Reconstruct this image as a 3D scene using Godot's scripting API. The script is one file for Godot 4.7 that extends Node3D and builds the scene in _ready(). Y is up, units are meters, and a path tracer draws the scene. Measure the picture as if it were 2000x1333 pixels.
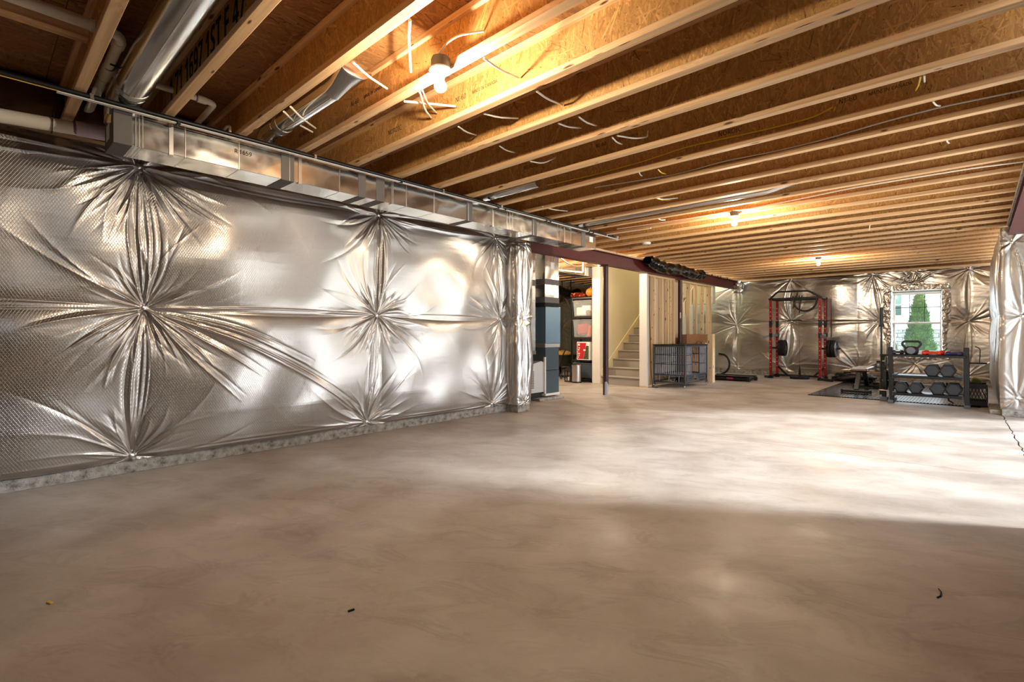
extends Node3D
# An unfinished basement: foil-faced insulation blankets on the walls, bare I-joists above,
# a concrete slab, ducts and pipes, a stair, and a home gym at the far end.
# x to the right along the joists, -z along the long left wall, y up, metres.

const CEIL := 2.72          # underside of the joists
const DEEP := 0.302         # joist depth
const PITCH := 0.4877       # joist spacing
const FIRST := -0.985       # far edge of the first joist in view
const WL := -5.13           # face of the left wall
const WB := -15.2           # face of the back wall
const WR := 0.27            # face of the right wall

var M := {}
var rng := RandomNumberGenerator.new()
var used := {}


func _ready() -> void:
	rng.seed = 7
	set_camera()
	set_light()
	make_materials()
	build_shell()
	build_ceiling()
	build_foil()
	build_ducts()
	build_beams()
	build_stairs()
	build_utility()
	build_gym()
	build_small()


func set_camera() -> void:
	var cam := Camera3D.new()
	cam.name = "camera"
	cam.projection = Camera3D.PROJECTION_FRUSTUM
	cam.near = 0.05
	cam.far = 200.0
	cam.size = 1333.0 / 976.0 * cam.near
	cam.frustum_offset = Vector2(0, -13.5 / 976.0 * cam.near)
	cam.position = Vector3(0, 1.15, 0)
	cam.rotation.y = atan(907.0 / 976.0)
	add_child(cam)
	cam.current = true


func set_light() -> void:
	var sky := ProceduralSkyMaterial.new()
	sky.sky_top_color = Color(0.80, 0.87, 0.95)
	sky.sky_horizon_color = Color(0.95, 0.97, 0.98)
	sky.ground_bottom_color = Color(0.70, 0.71, 0.70)
	sky.ground_horizon_color = Color(0.80, 0.82, 0.83)
	sky.sky_energy_multiplier = SKY_E
	sky.ground_energy_multiplier = SKY_E * 1.25
	var env := Environment.new()
	env.background_mode = Environment.BG_SKY
	env.sky = Sky.new()
	env.sky.sky_material = sky
	env.tonemap_mode = Environment.TONE_MAPPER_LINEAR
	env.tonemap_exposure = EXPOSURE
	env.sdfgi_enabled = true
	env.ssao_enabled = true
	env.ssil_enabled = true
	var we := WorldEnvironment.new()
	we.name = "world"
	we.environment = env
	add_child(we)
	# low hazy sun through the glazed bay on the right, and the sky's light at the far window
	var sun := DirectionalLight3D.new()
	sun.name = "sun"
	sun.light_color = Color(0.94, 0.975, 1.0)
	sun.light_energy = SUN_E
	sun.light_angular_distance = 12.0
	sun.shadow_enabled = true
	sun.sky_mode = DirectionalLight3D.SKY_MODE_LIGHT_ONLY
	add_child(sun)
	var high := deg_to_rad(SUN_HIGH)
	var along := Vector2(-2.97, 1.6).normalized() * cos(high)
	sun.look_at_from_position(Vector3.ZERO, Vector3(along.x, -sin(high), along.y))
	daylight("window_daylight", Vector3(-1.06, 1.45, -15.44), Vector3(0, PI, 0), Vector2(0.86, 1.45), WIN_E, Color(0.90, 0.955, 1.0))


const SUN_E := 5.4
const SUN_HIGH := 25.0
const EXPOSURE := 1.0
const SKY_E := 2.2
const WIN_E := 1.5
const BULB_E := 2.5


func daylight(called: String, at: Vector3, turn: Vector3, size: Vector2, energy: float, tint: Color) -> void:
	var a := AreaLight3D.new()
	a.name = called
	a.area_size = size
	a.area_range = 40.0
	a.area_attenuation = 2.0
	a.light_energy = energy
	a.light_color = tint
	a.shadow_enabled = true
	a.position = at
	a.rotation = turn
	add_child(a)


# ---------------------------------------------------------------- naming
func numbered(called: String) -> String:
	var n: int = used.get(called, 0)
	used[called] = n + 1
	return called if n == 0 else "%s_%03d" % [called, n]


func thing(called: String, label: String, category: String, at := Vector3.ZERO, turn := 0.0, group := "") -> Node3D:
	var o := Node3D.new()
	o.name = numbered(called)
	o.position = at
	o.rotation.y = turn
	add_child(o)
	return tag(o, label, category, group)


func tag(o: Node3D, label: String, category := "", group := "") -> Node3D:
	o.set_meta("label", label)
	if category:
		o.set_meta("category", category)
	if group:
		o.set_meta("group", group)
	return o


func structure(called: String, label := "") -> Node3D:
	var o := Node3D.new()
	o.name = numbered(called)
	o.set_meta("kind", "structure")
	if label:
		o.set_meta("label", label)
	add_child(o)
	return o


func put(called: String, g, m: Material, parent: Node) -> MeshInstance3D:
	var o := MeshInstance3D.new()
	o.name = numbered(called) if parent == self else called
	o.mesh = g.commit() if g is SurfaceTool else g
	o.material_override = null
	for i in o.mesh.get_surface_count():
		o.set_surface_override_material(i, m)
	parent.add_child(o, true)
	return o


# ---------------------------------------------------------------- geometry
func mb() -> SurfaceTool:
	var st := SurfaceTool.new()
	st.begin(Mesh.PRIMITIVE_TRIANGLES)
	return st


func tri(st: SurfaceTool, p: Array, n: Array, uv: Array) -> void:
	var nn: Vector3 = n[0] + n[1] + n[2]
	var o := [0, 2, 1] if (p[1] - p[0]).cross(p[2] - p[0]).dot(nn) > 0.0 else [0, 1, 2]
	for i in o:
		st.set_normal(n[i])
		st.set_uv(uv[i])
		st.add_vertex(p[i])


func quad(st: SurfaceTool, a: Vector3, b: Vector3, c: Vector3, d: Vector3, n: Vector3, ua := Vector2.ZERO, ub := Vector2.ZERO, uc := Vector2.ZERO, ud := Vector2.ZERO) -> void:
	tri(st, [a, b, c], [n, n, n], [ua, ub, uc])
	tri(st, [a, c, d], [n, n, n], [ua, uc, ud])


# a box with chamfered edges; texture coordinates in metres, u along the longer side of each face
func box(st: SurfaceTool, at: Vector3, size: Vector3, bevel := 0.0, turn := Basis.IDENTITY, off := Vector2.ZERO) -> void:
	var h := size * 0.5
	var e := minf(bevel, minf(h.x, minf(h.y, h.z)) * 0.6)
	for ax in 3:
		for sg: float in [-1.0, 1.0]:
			var a := (ax + 1) % 3
			var b := (ax + 2) % 3
			if size[a] < size[b]:
				var k := a
				a = b
				b = k
			var n := Vector3.ZERO
			n[ax] = sg
			var q: Array[Vector3] = []
			var uvs: Array[Vector2] = []
			for c: Array in [[-1, -1], [1, -1], [1, 1], [-1, 1]]:
				var v := Vector3.ZERO
				v[ax] = sg * h[ax]
				v[a] = c[0] * (h[a] - e)
				v[b] = c[1] * (h[b] - e)
				uvs.append(off + Vector2(v[a], v[b]) + Vector2(0.37 * ax, 0.61 * sg))
				q.append(turn * v + at)
			quad(st, q[0], q[1], q[2], q[3], turn * n, uvs[0], uvs[1], uvs[2], uvs[3])
	if e <= 0.0:
		return
	for ax in 3:   # edges along ax
		var a := (ax + 1) % 3
		var b := (ax + 2) % 3
		for sa: float in [-1.0, 1.0]:
			for sb: float in [-1.0, 1.0]:
				var q: Array[Vector3] = []
				for c: Array in [[-1, 0], [1, 0], [1, 1], [-1, 1]]:
					var v := Vector3.ZERO
					v[ax] = c[0] * (h[ax] - e)
					v[a] = sa * (h[a] - (0.0 if c[1] == 0 else e))
					v[b] = sb * (h[b] - (e if c[1] == 0 else 0.0))
					q.append(turn * v + at)
				var n := Vector3.ZERO
				n[a] = sa
				n[b] = sb
				var l := 2.0 * (h[ax] - e)
				quad(st, q[0], q[1], q[2], q[3], turn * n.normalized(), off, off + Vector2(l, 0), off + Vector2(l, e), off + Vector2(0, e))
	for sx: float in [-1.0, 1.0]:
		for sy: float in [-1.0, 1.0]:
			for sz: float in [-1.0, 1.0]:
				var s := Vector3(sx, sy, sz)
				var n := turn * s.normalized()
				tri(st, [turn * (s * Vector3(h.x, h.y - e, h.z - e)) + at, turn * (s * Vector3(h.x - e, h.y, h.z - e)) + at, turn * (s * Vector3(h.x - e, h.y - e, h.z)) + at], [n, n, n], [off, off, off])


# a box from corner to corner
func slab(st: SurfaceTool, lo: Vector3, hi: Vector3, bevel := 0.0, off := Vector2.ZERO) -> void:
	box(st, (lo + hi) * 0.5, (hi - lo).abs(), bevel, Basis.IDENTITY, off)


# a bar of rectangular section between two points
func bar(st: SurfaceTool, a: Vector3, b: Vector3, w: float, d: float, bevel := 0.0, up := Vector3.UP) -> void:
	var z := (b - a).normalized()
	var x := up.cross(z)
	if x.length() < 0.01:
		x = Vector3.RIGHT.cross(z)
	x = x.normalized()
	box(st, (a + b) * 0.5, Vector3(w, d, (b - a).length()), bevel, Basis(x, z.cross(x), z))


# a round tube along a path
func tube(st: SurfaceTool, path: Array, r: float, sides := 10, caps := true, radii: Array = []) -> void:
	var n := path.size()
	var side := Vector3.ZERO
	var last: Array[Vector3] = []
	var last_n: Array[Vector3] = []
	var run := 0.0
	for i in n:
		var t: Vector3 = (path[mini(i + 1, n - 1)] - path[maxi(i - 1, 0)]).normalized()
		if i == 0:
			side = t.cross(Vector3.UP if absf(t.y) < 0.9 else Vector3.RIGHT).normalized()
		else:
			side = (side - t * side.dot(t)).normalized()
			run += (path[i] - path[i - 1]).length()
		var up := t.cross(side)
		var rr: float = radii[i] if radii.size() else r
		var ring: Array[Vector3] = []
		var norm: Array[Vector3] = []
		for k in sides + 1:
			var an := TAU * k / sides
			var d := side * cos(an) + up * sin(an)
			norm.append(d)
			ring.append(path[i] + d * rr)
		if i > 0:
			var l: float = (path[i] - path[i - 1]).length()
			for k in sides:
				var u0 := TAU * r * k / sides
				var u1 := TAU * r * (k + 1) / sides
				tri(st, [last[k], last[k + 1], ring[k + 1]], [last_n[k], last_n[k + 1], norm[k + 1]], [Vector2(run - l, u0), Vector2(run - l, u1), Vector2(run, u1)])
				tri(st, [last[k], ring[k + 1], ring[k]], [last_n[k], norm[k + 1], norm[k]], [Vector2(run - l, u0), Vector2(run, u1), Vector2(run, u0)])
		if caps and (i == 0 or i == n - 1):
			var f := -t if i == 0 else t
			for k in sides:
				tri(st, [path[i], ring[k], ring[k + 1]], [f, f, f], [Vector2.ZERO, Vector2(rr, 0), Vector2(0, rr)])
		last = ring
		last_n = norm


# a path with its corners rounded
func rounded(pts: Array, r: float, steps := 5) -> Array:
	var out := [pts[0]]
	for i in range(1, pts.size() - 1):
		var p: Vector3 = pts[i]
		var a: Vector3 = pts[i - 1] - p
		var b: Vector3 = pts[i + 1] - p
		var q := minf(r, minf(a.length(), b.length()) * 0.49)
		var s := p + a.normalized() * q
		var e := p + b.normalized() * q
		for k in steps + 1:
			var t := float(k) / steps
			out.append(s.lerp(p, t).lerp(p.lerp(e, t), t))
	out.append(pts[-1])
	return out


# a profile of (radius, height) turned about the y axis of a frame
func lathe(st: SurfaceTool, prof: Array, frame := Transform3D.IDENTITY, sides := 20, soft := 0.75) -> void:
	var segs: Array[Vector2] = []
	for i in prof.size() - 1:
		var d: Vector2 = prof[i + 1] - prof[i]
		segs.append(Vector2(d.y, -d.x).normalized())
	var run := 0.0
	for i in prof.size() - 1:
		var n0 := segs[i]
		var n1 := segs[i]
		if i > 0 and segs[i - 1].dot(segs[i]) > soft:
			n0 = (segs[i - 1] + segs[i]).normalized()
		if i < segs.size() - 1 and segs[i + 1].dot(segs[i]) > soft:
			n1 = (segs[i + 1] + segs[i]).normalized()
		var p0: Vector2 = prof[i]
		var p1: Vector2 = prof[i + 1]
		var l := (p1 - p0).length()
		for k in sides:
			var a := TAU * k / sides
			var b := TAU * (k + 1) / sides
			var ca := Vector3(cos(a), 0, sin(a))
			var cb := Vector3(cos(b), 0, sin(b))
			var v := [ca * p0.x + Vector3.UP * p0.y, cb * p0.x + Vector3.UP * p0.y, cb * p1.x + Vector3.UP * p1.y, ca * p1.x + Vector3.UP * p1.y]
			var m := [ca * n0.x + Vector3.UP * n0.y, cb * n0.x + Vector3.UP * n0.y, cb * n1.x + Vector3.UP * n1.y, ca * n1.x + Vector3.UP * n1.y]
			for j in 4:
				v[j] = frame * v[j]
				m[j] = (frame.basis * m[j]).normalized()
			var rr := maxf(p0.x, p1.x)
			var uv := [Vector2(a * rr, run), Vector2(b * rr, run), Vector2(b * rr, run + l), Vector2(a * rr, run + l)]
			if p0.x > 1e-5:
				tri(st, [v[0], v[1], v[2]], [m[0], m[1], m[2]], [uv[0], uv[1], uv[2]])
			if p1.x > 1e-5:
				tri(st, [v[0], v[2], v[3]], [m[0], m[2], m[3]], [uv[0], uv[2], uv[3]])
		run += l


func cyl(st: SurfaceTool, a: Vector3, b: Vector3, r: float, sides := 16, bevel := 0.0) -> void:
	var l := (b - a).length()
	var f := frame_along(a, b - a)
	if bevel > 0.0:
		lathe(st, [Vector2(0, 0), Vector2(r - bevel, 0), Vector2(r, bevel), Vector2(r, l - bevel), Vector2(r - bevel, l), Vector2(0, l)], f, sides)
	else:
		lathe(st, [Vector2(0, 0), Vector2(r, 0), Vector2(r, l), Vector2(0, l)], f, sides)


func frame_along(at: Vector3, dir: Vector3) -> Transform3D:
	var y := dir.normalized()
	var x := y.cross(Vector3.FORWARD if absf(y.z) < 0.9 else Vector3.RIGHT).normalized()
	return Transform3D(Basis(x, y, x.cross(y)), at)


# a flat outline (x, y) given thickness d about z = 0 of a frame, with chamfered rims
func plate(st: SurfaceTool, poly: Array, d: float, frame := Transform3D.IDENTITY, bevel := 0.0) -> void:
	var pts := PackedVector2Array(poly)
	var inner := pts
	if bevel > 0.0:
		var off := Geometry2D.offset_polygon(pts, -bevel, Geometry2D.JOIN_MITER)
		if off.size() == 1 and off[0].size() == pts.size():
			inner = off[0]
	var idx := Geometry2D.triangulate_polygon(inner)
	for s: float in [-1.0, 1.0]:
		var n := frame.basis.z.normalized() * s
		for i in range(0, idx.size(), 3):
			var p := []
			var uv := []
			for k in 3:
				var q := inner[idx[i + k]]
				p.append(frame * Vector3(q.x, q.y, s * d * 0.5))
				uv.append(q)
			tri(st, p, [n, n, n], uv)
	var area := 0.0
	for i in pts.size():
		area += pts[i].cross(pts[(i + 1) % pts.size()])
	for i in pts.size():
		var a := pts[i]
		var b := pts[(i + 1) % pts.size()]
		var e := (b - a).normalized()
		var o := Vector2(e.y, -e.x) * signf(area)
		var n := frame.basis * Vector3(o.x, o.y, 0)
		var h := d * 0.5 - (bevel if inner != pts else 0.0)
		quad(st, frame * Vector3(a.x, a.y, -h), frame * Vector3(b.x, b.y, -h), frame * Vector3(b.x, b.y, h), frame * Vector3(a.x, a.y, h), n.normalized(), Vector2(a.x, 0), Vector2(b.x, 0), Vector2(b.x, d), Vector2(a.x, d))
		if inner != pts:
			var j := -1
			var best := 1e9
			for k in inner.size():
				if inner[k].distance_to(a) < best:
					best = inner[k].distance_to(a)
					j = k
			var j2 := -1
			best = 1e9
			for k in inner.size():
				if inner[k].distance_to(b) < best:
					best = inner[k].distance_to(b)
					j2 = k
			for s: float in [-1.0, 1.0]:
				quad(st, frame * Vector3(a.x, a.y, s * h), frame * Vector3(b.x, b.y, s * h), frame * Vector3(inner[j2].x, inner[j2].y, s * d * 0.5), frame * Vector3(inner[j].x, inner[j].y, s * d * 0.5), (frame.basis * Vector3(o.x, o.y, s)).normalized())


func bumpy(st: SurfaceTool, at: Vector3, radii: Vector3, amount: float, freq: float, rings := 14, sides := 20, power := 1.0) -> void:
	var nz := FastNoiseLite.new()
	nz.seed = rng.randi() % 1000
	nz.frequency = freq
	var g := []
	for i in rings + 1:
		var row := []
		for k in sides + 1:
			var a := PI * i / rings
			var b := TAU * (k % sides) / sides
			var d := Vector3(sin(a) * cos(b), cos(a), sin(a) * sin(b))
			if power != 1.0:
				d = Vector3(signf(d.x) * absf(d.x) ** power, signf(d.y) * absf(d.y) ** power, signf(d.z) * absf(d.z) ** power)
			row.append(at + d * radii * (1.0 + amount * nz.get_noise_3dv(d * radii)))
		g.append(row)
	grid(st, g, true)


# a grid of points as a smooth sheet; 'closed' joins the last column to the first
func grid(st: SurfaceTool, g: Array, closed := false, outward := Vector3.ZERO) -> void:
	var r := g.size()
	var c: int = g[0].size()
	var mid := Vector3.ZERO
	for row in g:
		for p: Vector3 in row:
			mid += p / (r * c)
	var nn := []
	var flip := 0.0
	for i in r:
		var row := []
		for k in c:
			var kl := (c - 2 if k == 0 else k - 1) if closed else maxi(k - 1, 0)
			var kr := (1 if k == c - 1 else k + 1) if closed else mini(k + 1, c - 1)
			var du: Vector3 = g[i][kr] - g[i][kl]
			var dv: Vector3 = g[mini(i + 1, r - 1)][k] - g[maxi(i - 1, 0)][k]
			var n := du.cross(dv)
			if n.length() < 1e-9:
				n = g[i][k] - mid
				row.append(n.normalized())
				continue
			n = n.normalized()
			row.append(n)
			flip += n.dot(outward if outward != Vector3.ZERO else (g[i][k] - mid).normalized())
		nn.append(row)
	if flip < 0.0:
		for i in r:
			for k in c:
				if (g[i][k] - mid).dot(nn[i][k]) < 0.0 or outward != Vector3.ZERO:
					nn[i][k] = -nn[i][k]
	for i in r - 1:
		for k in c - 1:
			var u0 := float(k) / (c - 1)
			var u1 := float(k + 1) / (c - 1)
			var v0 := float(i) / (r - 1)
			var v1 := float(i + 1) / (r - 1)
			tri(st, [g[i][k], g[i][k + 1], g[i + 1][k + 1]], [nn[i][k], nn[i][k + 1], nn[i + 1][k + 1]], [Vector2(u0, v0), Vector2(u1, v0), Vector2(u1, v1)])
			tri(st, [g[i][k], g[i + 1][k + 1], g[i + 1][k]], [nn[i][k], nn[i + 1][k + 1], nn[i + 1][k]], [Vector2(u0, v0), Vector2(u1, v1), Vector2(u0, v1)])


func lettering(called: String, words: String, at: Transform3D, high: float, m: Material, parent: Node, bold := false) -> MeshInstance3D:
	var t := TextMesh.new()
	t.text = words
	t.font_size = 32
	t.pixel_size = high / 24.0
	t.depth = 0.0006
	var f := SystemFont.new()
	f.font_names = PackedStringArray(["Droid Sans"])
	if bold:
		f.font_weight = 700
	t.font = f
	var o := put(called, t, m, parent)
	o.transform = at
	return o


# ---------------------------------------------------------------- materials
func stone(called: String, c: Color, rough := 0.7, metal := 0.0) -> StandardMaterial3D:
	var m := StandardMaterial3D.new()
	m.resource_name = called
	m.albedo_color = c
	m.roughness = rough
	m.metallic = metal
	M[called] = m
	return m


func noise_tex(size: int, freq: float, oct: int, ramp: Array, sd := 1, warp := 0.0, normal := 0.0, kind := FastNoiseLite.TYPE_SIMPLEX_SMOOTH) -> NoiseTexture2D:
	var n := FastNoiseLite.new()
	n.noise_type = kind
	n.seed = sd
	n.frequency = freq
	n.fractal_octaves = oct
	if warp > 0.0:
		n.domain_warp_enabled = true
		n.domain_warp_amplitude = warp
		n.domain_warp_frequency = freq * 0.8
		n.domain_warp_fractal_octaves = 3
	var t := NoiseTexture2D.new()
	t.width = size
	t.height = size
	t.seamless = true
	t.noise = n
	if normal > 0.0:
		t.as_normal_map = true
		t.bump_strength = normal
	elif ramp.size():
		var g := Gradient.new()
		var o := PackedFloat32Array()
		var c := PackedColorArray()
		for r: Array in ramp:
			o.append(r[0])
			c.append(r[1])
		g.offsets = o
		g.colors = c
		t.color_ramp = g
	return t


# oriented-strand board: thousands of wood flakes laid over one another
func strand_image(size: int, count: int, sd: int) -> ImageTexture:
	var r := RandomNumberGenerator.new()
	r.seed = sd
	var px := PackedByteArray()
	px.resize(size * size * 3)
	for i in size * size:
		px[i * 3] = 150
		px[i * 3 + 1] = 100
		px[i * 3 + 2] = 55
	for k in count:
		var x := r.randf() * size
		var y := r.randf() * size
		var l := r.randf_range(40, 150)
		var w := r.randf_range(3, 15)
		var a := PI / 2 + r.randfn(0.0, 0.42) + (PI / 2 if r.randf() < 0.10 else 0.0)
		var tone := clampf(r.randfn(0.0, 0.055), -0.16, 0.13)
		var col := Color(0.80 + tone, 0.63 + tone * 0.95, 0.41 + tone * 0.8)
		if r.randf() < 0.025:
			col = Color(0.42, 0.29, 0.18)
			w *= 0.35
		var ca := cos(a)
		var sa := sin(a)
		var ly := int(absf(l * sa) * 0.5 + w)
		var ph := r.randf() * 20.0
		for j in range(-ly, ly + 1):
			# span of the rotated rectangle on this row
			var lo := -1e9
			var hi := 1e9
			if absf(ca) > 1e-3:
				var q0 := (-l * 0.5 - j * sa) / ca
				var q1 := (l * 0.5 - j * sa) / ca
				lo = maxf(lo, minf(q0, q1))
				hi = minf(hi, maxf(q0, q1))
			elif absf(j * sa) > l * 0.5:
				continue
			if absf(sa) > 1e-3:
				var q0 := (j * ca - w * 0.5) / sa
				var q1 := (j * ca + w * 0.5) / sa
				lo = maxf(lo, minf(q0, q1))
				hi = minf(hi, maxf(q0, q1))
			elif absf(j * ca) > w * 0.5:
				continue
			if hi < lo or hi - lo > 200.0:
				continue
			var iy := posmod(int(y) + j, size) * size
			for i in range(int(ceil(lo)), int(floor(hi)) + 1):
				var v := -i * sa + j * ca
				var f := 0.94 + 0.07 * sin(v * 2.1 + ph)
				if absf(v) > w * 0.5 - 0.9:
					f *= 0.90
				var q := (iy + posmod(int(x) + i, size)) * 3
				px[q] = int(clampf(col.r * f, 0, 1) * 255)
				px[q + 1] = int(clampf(col.g * f, 0, 1) * 255)
				px[q + 2] = int(clampf(col.b * f, 0, 1) * 255)
	return ImageTexture.create_from_image(Image.create_from_data(size, size, false, Image.FORMAT_RGB8, px))


# sawn softwood: long grain along u with a few knots
func grain_image(w: int, h: int, knots: int, sd: int, light: Color, dark: Color) -> ImageTexture:
	var r := RandomNumberGenerator.new()
	r.seed = sd
	var n := FastNoiseLite.new()
	n.seed = sd
	n.frequency = 0.01
	n.fractal_octaves = 2
	var n2 := FastNoiseLite.new()
	n2.seed = sd + 5
	n2.frequency = 0.05
	var kn := []
	for k in knots:
		kn.append(Vector3(r.randf() * w, r.randf() * h, r.randf_range(3.0, 8.0)))
	var im := Image.create(w, h, false, Image.FORMAT_RGB8)
	for y in h:
		for x in w:
			var edge := minf(minf(x, w - x), 60.0) / 60.0
			var d := 0.0
			var spot := 0.0
			for q: Vector3 in kn:
				var dx := (x - q.x) * 0.55
				var dy := y - q.y
				var rr := dx * dx + dy * dy
				if rr < 3600.0:
					d += 16.0 * signf(dy + 0.01) * exp(-rr / (q.z * q.z * 9.0))
					spot = maxf(spot, clampf(1.6 - sqrt(rr) / q.z, 0.0, 1.0))
			var g := n.get_noise_2d(x * 0.14 * edge, (y + d) * 3.0) + 0.35 * n2.get_noise_2d(x * 0.2, y * 6.0)
			var t := clampf(0.42 + 0.55 * g, 0.0, 1.0)
			var c := light.lerp(dark, t)
			if spot > 0.0:
				c = c.lerp(Color(0.27, 0.14, 0.07), spot * 0.85)
			im.set_pixel(x, y, c)
	return ImageTexture.create_from_image(im)


# the net of crossed threads under the foil, as relief
func net_image(size: int, cells: int, relief := true) -> ImageTexture:
	var im := Image.create(size, size, false, Image.FORMAT_RGB8)
	var n := FastNoiseLite.new()
	n.seed = 4
	n.frequency = 3.0 / size
	n.fractal_octaves = 3
	for y in size:
		for x in size:
			var u := float(x) / size * cells
			var v := float(y) / size * cells * 0.62
			v = float(y) / size * cells
			var a := absf(fposmod(u + v, 1.0) - 0.5) * 2.0
			var b := absf(fposmod(u - v, 1.0) - 0.5) * 2.0
			var h := maxf(smoothstep(0.74, 0.98, a), smoothstep(0.74, 0.98, b))
			var q := h * 0.8 if relief else 0.48 + 0.52 * h
			im.set_pixel(x, y, Color(q, q, q))
	if relief:
		im.bump_map_to_normal_map(2.2)
	return ImageTexture.create_from_image(im)


func make_materials() -> void:
	var osb := strand_image(1024, 6500, 3)
	var m := stone("strand_web", Color(1.0, 0.95, 0.84), 0.62)
	m.albedo_texture = osb
	m.uv1_scale = Vector3(0.95, 0.95, 1)
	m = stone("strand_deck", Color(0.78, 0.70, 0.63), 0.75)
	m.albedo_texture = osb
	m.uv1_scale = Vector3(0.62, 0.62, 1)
	var pine := grain_image(1024, 256, 7, 11, Color(0.95, 0.84, 0.69), Color(0.81, 0.66, 0.49))
	m = stone("pine", Color(1, 1, 1), 0.6)
	m.albedo_texture = pine
	m.uv1_scale = Vector3(0.5, 3.0, 1)
	m = stone("flange", Color(0.99, 0.95, 0.90), 0.6)
	m.albedo_texture = pine
	m.uv1_scale = Vector3(0.42, 3.4, 1)
	m = stone("stud_pine", Color(1.0, 0.98, 0.93), 0.65)
	m.albedo_texture = grain_image(1024, 256, 16, 21, Color(0.93, 0.865, 0.76), Color(0.83, 0.72, 0.58))
	m.uv1_scale = Vector3(0.5, 3.2, 1)
	# floor concrete: broad mottling, trowel swirls as a detail layer, faint relief
	m = stone("slab", Color(1, 1, 1), 0.62)
	m.albedo_texture = noise_tex(1024, 0.004, 5, [[0.0, Color(0.61, 0.56, 0.515)], [0.42, Color(0.68, 0.635, 0.595)], [0.58, Color(0.70, 0.66, 0.62)], [1.0, Color(0.76, 0.725, 0.69)]], 5, 60.0)
	m.uv1_scale = Vector3(0.24, 0.24, 1)
	m.detail_enabled = true
	m.detail_blend_mode = BaseMaterial3D.BLEND_MODE_MUL
	m.detail_uv_layer = BaseMaterial3D.DETAIL_UV_2
	m.detail_albedo = noise_tex(1024, 0.012, 5, [[0.0, Color(0.86, 0.845, 0.835)], [0.35, Color(0.945, 0.94, 0.935)], [0.6, Color(0.98, 0.98, 0.98)], [1.0, Color(1, 1, 1)]], 9, 160.0)
	m.uv2_scale = Vector3(0.17, 0.36, 1)
	m.roughness_texture = noise_tex(512, 0.01, 4, [[0.0, Color(0.55, 0.55, 0.55)], [1.0, Color(1, 1, 1)]], 12, 40.0)
	m.heightmap_enabled = true
	m.heightmap_texture = noise_tex(1024, 0.02, 4, [], 13, 40.0)
	m.heightmap_scale = 0.12
	m.heightmap_deep_parallax = false
	m = stone("wall_concrete", Color(1, 1, 1), 0.9)
	m.albedo_texture = noise_tex(512, 0.02, 5, [[0.0, Color(0.30, 0.28, 0.26)], [0.3, Color(0.55, 0.53, 0.50)], [0.6, Color(0.64, 0.62, 0.59)], [1.0, Color(0.72, 0.70, 0.67)]], 31)
	m.uv1_scale = Vector3(1.1, 1.1, 1)
	m.heightmap_enabled = true
	m.heightmap_texture = noise_tex(512, 0.05, 3, [[0.0, Color(0, 0, 0)], [0.35, Color(0.9, 0.9, 0.9)], [1.0, Color(1, 1, 1)]], 33)
	m.heightmap_scale = 0.5
	m = stone("foil", Color(0.74, 0.72, 0.70), 0.34, 1.0)
	m.normal_enabled = true
	m.normal_texture = net_image(512, 8)
	m.normal_scale = 0.7
	m.uv1_scale = Vector3(6.4, 3.8, 1)
	m.roughness = 0.64
	m.roughness_texture = net_image(512, 8, false)
	m.heightmap_enabled = true
	m.heightmap_texture = noise_tex(1024, 0.012, 4, [], 41, 30.0)
	m.heightmap_scale = 0.012
	m = stone("foil_far", Color(0.82, 0.81, 0.80), 0.34, 1.0)
	m.heightmap_enabled = true
	m.heightmap_texture = M.foil.heightmap_texture
	m.heightmap_scale = 0.08
	m.uv1_scale = Vector3(1.2, 0.8, 1)
	m = stone("galvanised", Color(0.86, 0.86, 0.85), 0.24, 1.0)
	m.roughness_texture = noise_tex(256, 0.03, 3, [[0.0, Color(0.7, 0.7, 0.7)], [1.0, Color(1, 1, 1)]], 51, 20.0)
	m.heightmap_enabled = true
	m.heightmap_texture = noise_tex(256, 0.008, 2, [], 52)
	m.heightmap_scale = 0.5
	m.uv1_scale = Vector3(1.3, 1.3, 1)
	stone("round_metal", Color(0.88, 0.88, 0.88), 0.16, 1.0)
	stone("mastic", Color(0.42, 0.40, 0.385), 0.75)
	stone("edge_metal", Color(0.88, 0.87, 0.85), 0.3, 1.0)
	stone("pvc", Color(0.90, 0.87, 0.81), 0.38)
	stone("primer", Color(0.48, 0.36, 0.52), 0.5)
	stone("purple_pvc", Color(0.80, 0.74, 0.80), 0.45)
	stone("black_pipe", Color(0.045, 0.045, 0.047), 0.45)
	stone("black", Color(0.035, 0.034, 0.034), 0.5)
	stone("black_gloss", Color(0.03, 0.03, 0.032), 0.22)
	stone("rubber", Color(0.05, 0.05, 0.053), 0.72)
	stone("white", Color(0.88, 0.87, 0.85), 0.5)
	stone("white_strip", Color(0.86, 0.85, 0.84), 0.45)
	stone("yellow_line", Color(0.80, 0.68, 0.35), 0.5)
	stone("cable", Color(0.93, 0.90, 0.84), 0.5)
	stone("yellow_cable", Color(0.88, 0.74, 0.22), 0.5)
	stone("drywall", Color(0.86, 0.84, 0.81), 0.85)
	stone("stair_paint", Color(0.86, 0.84, 0.72), 0.8)
	stone("trim_paint", Color(0.87, 0.85, 0.82), 0.5)
	stone("beam_red", Color(0.36, 0.13, 0.135), 0.5)
	stone("column_red", Color(0.225, 0.095, 0.11), 0.38)
	stone("paper", Color(0.92, 0.92, 0.93), 0.7)
	stone("ink", Color(0.06, 0.045, 0.035), 0.8)
	stone("batt", Color(0.33, 0.22, 0.14), 1.0)
	m = stone("stair_tread", Color(0.62, 0.60, 0.57), 0.7)
	m = stone("chrome", Color(0.85, 0.85, 0.86), 0.14, 1.0)
	m = stone("glass", Color(0.93, 0.97, 0.96, 0.06), 0.02)
	m.transparency = BaseMaterial3D.TRANSPARENCY_ALPHA
	m = stone("bulb_glow", Color(1, 0.95, 0.86), 0.5)
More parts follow.
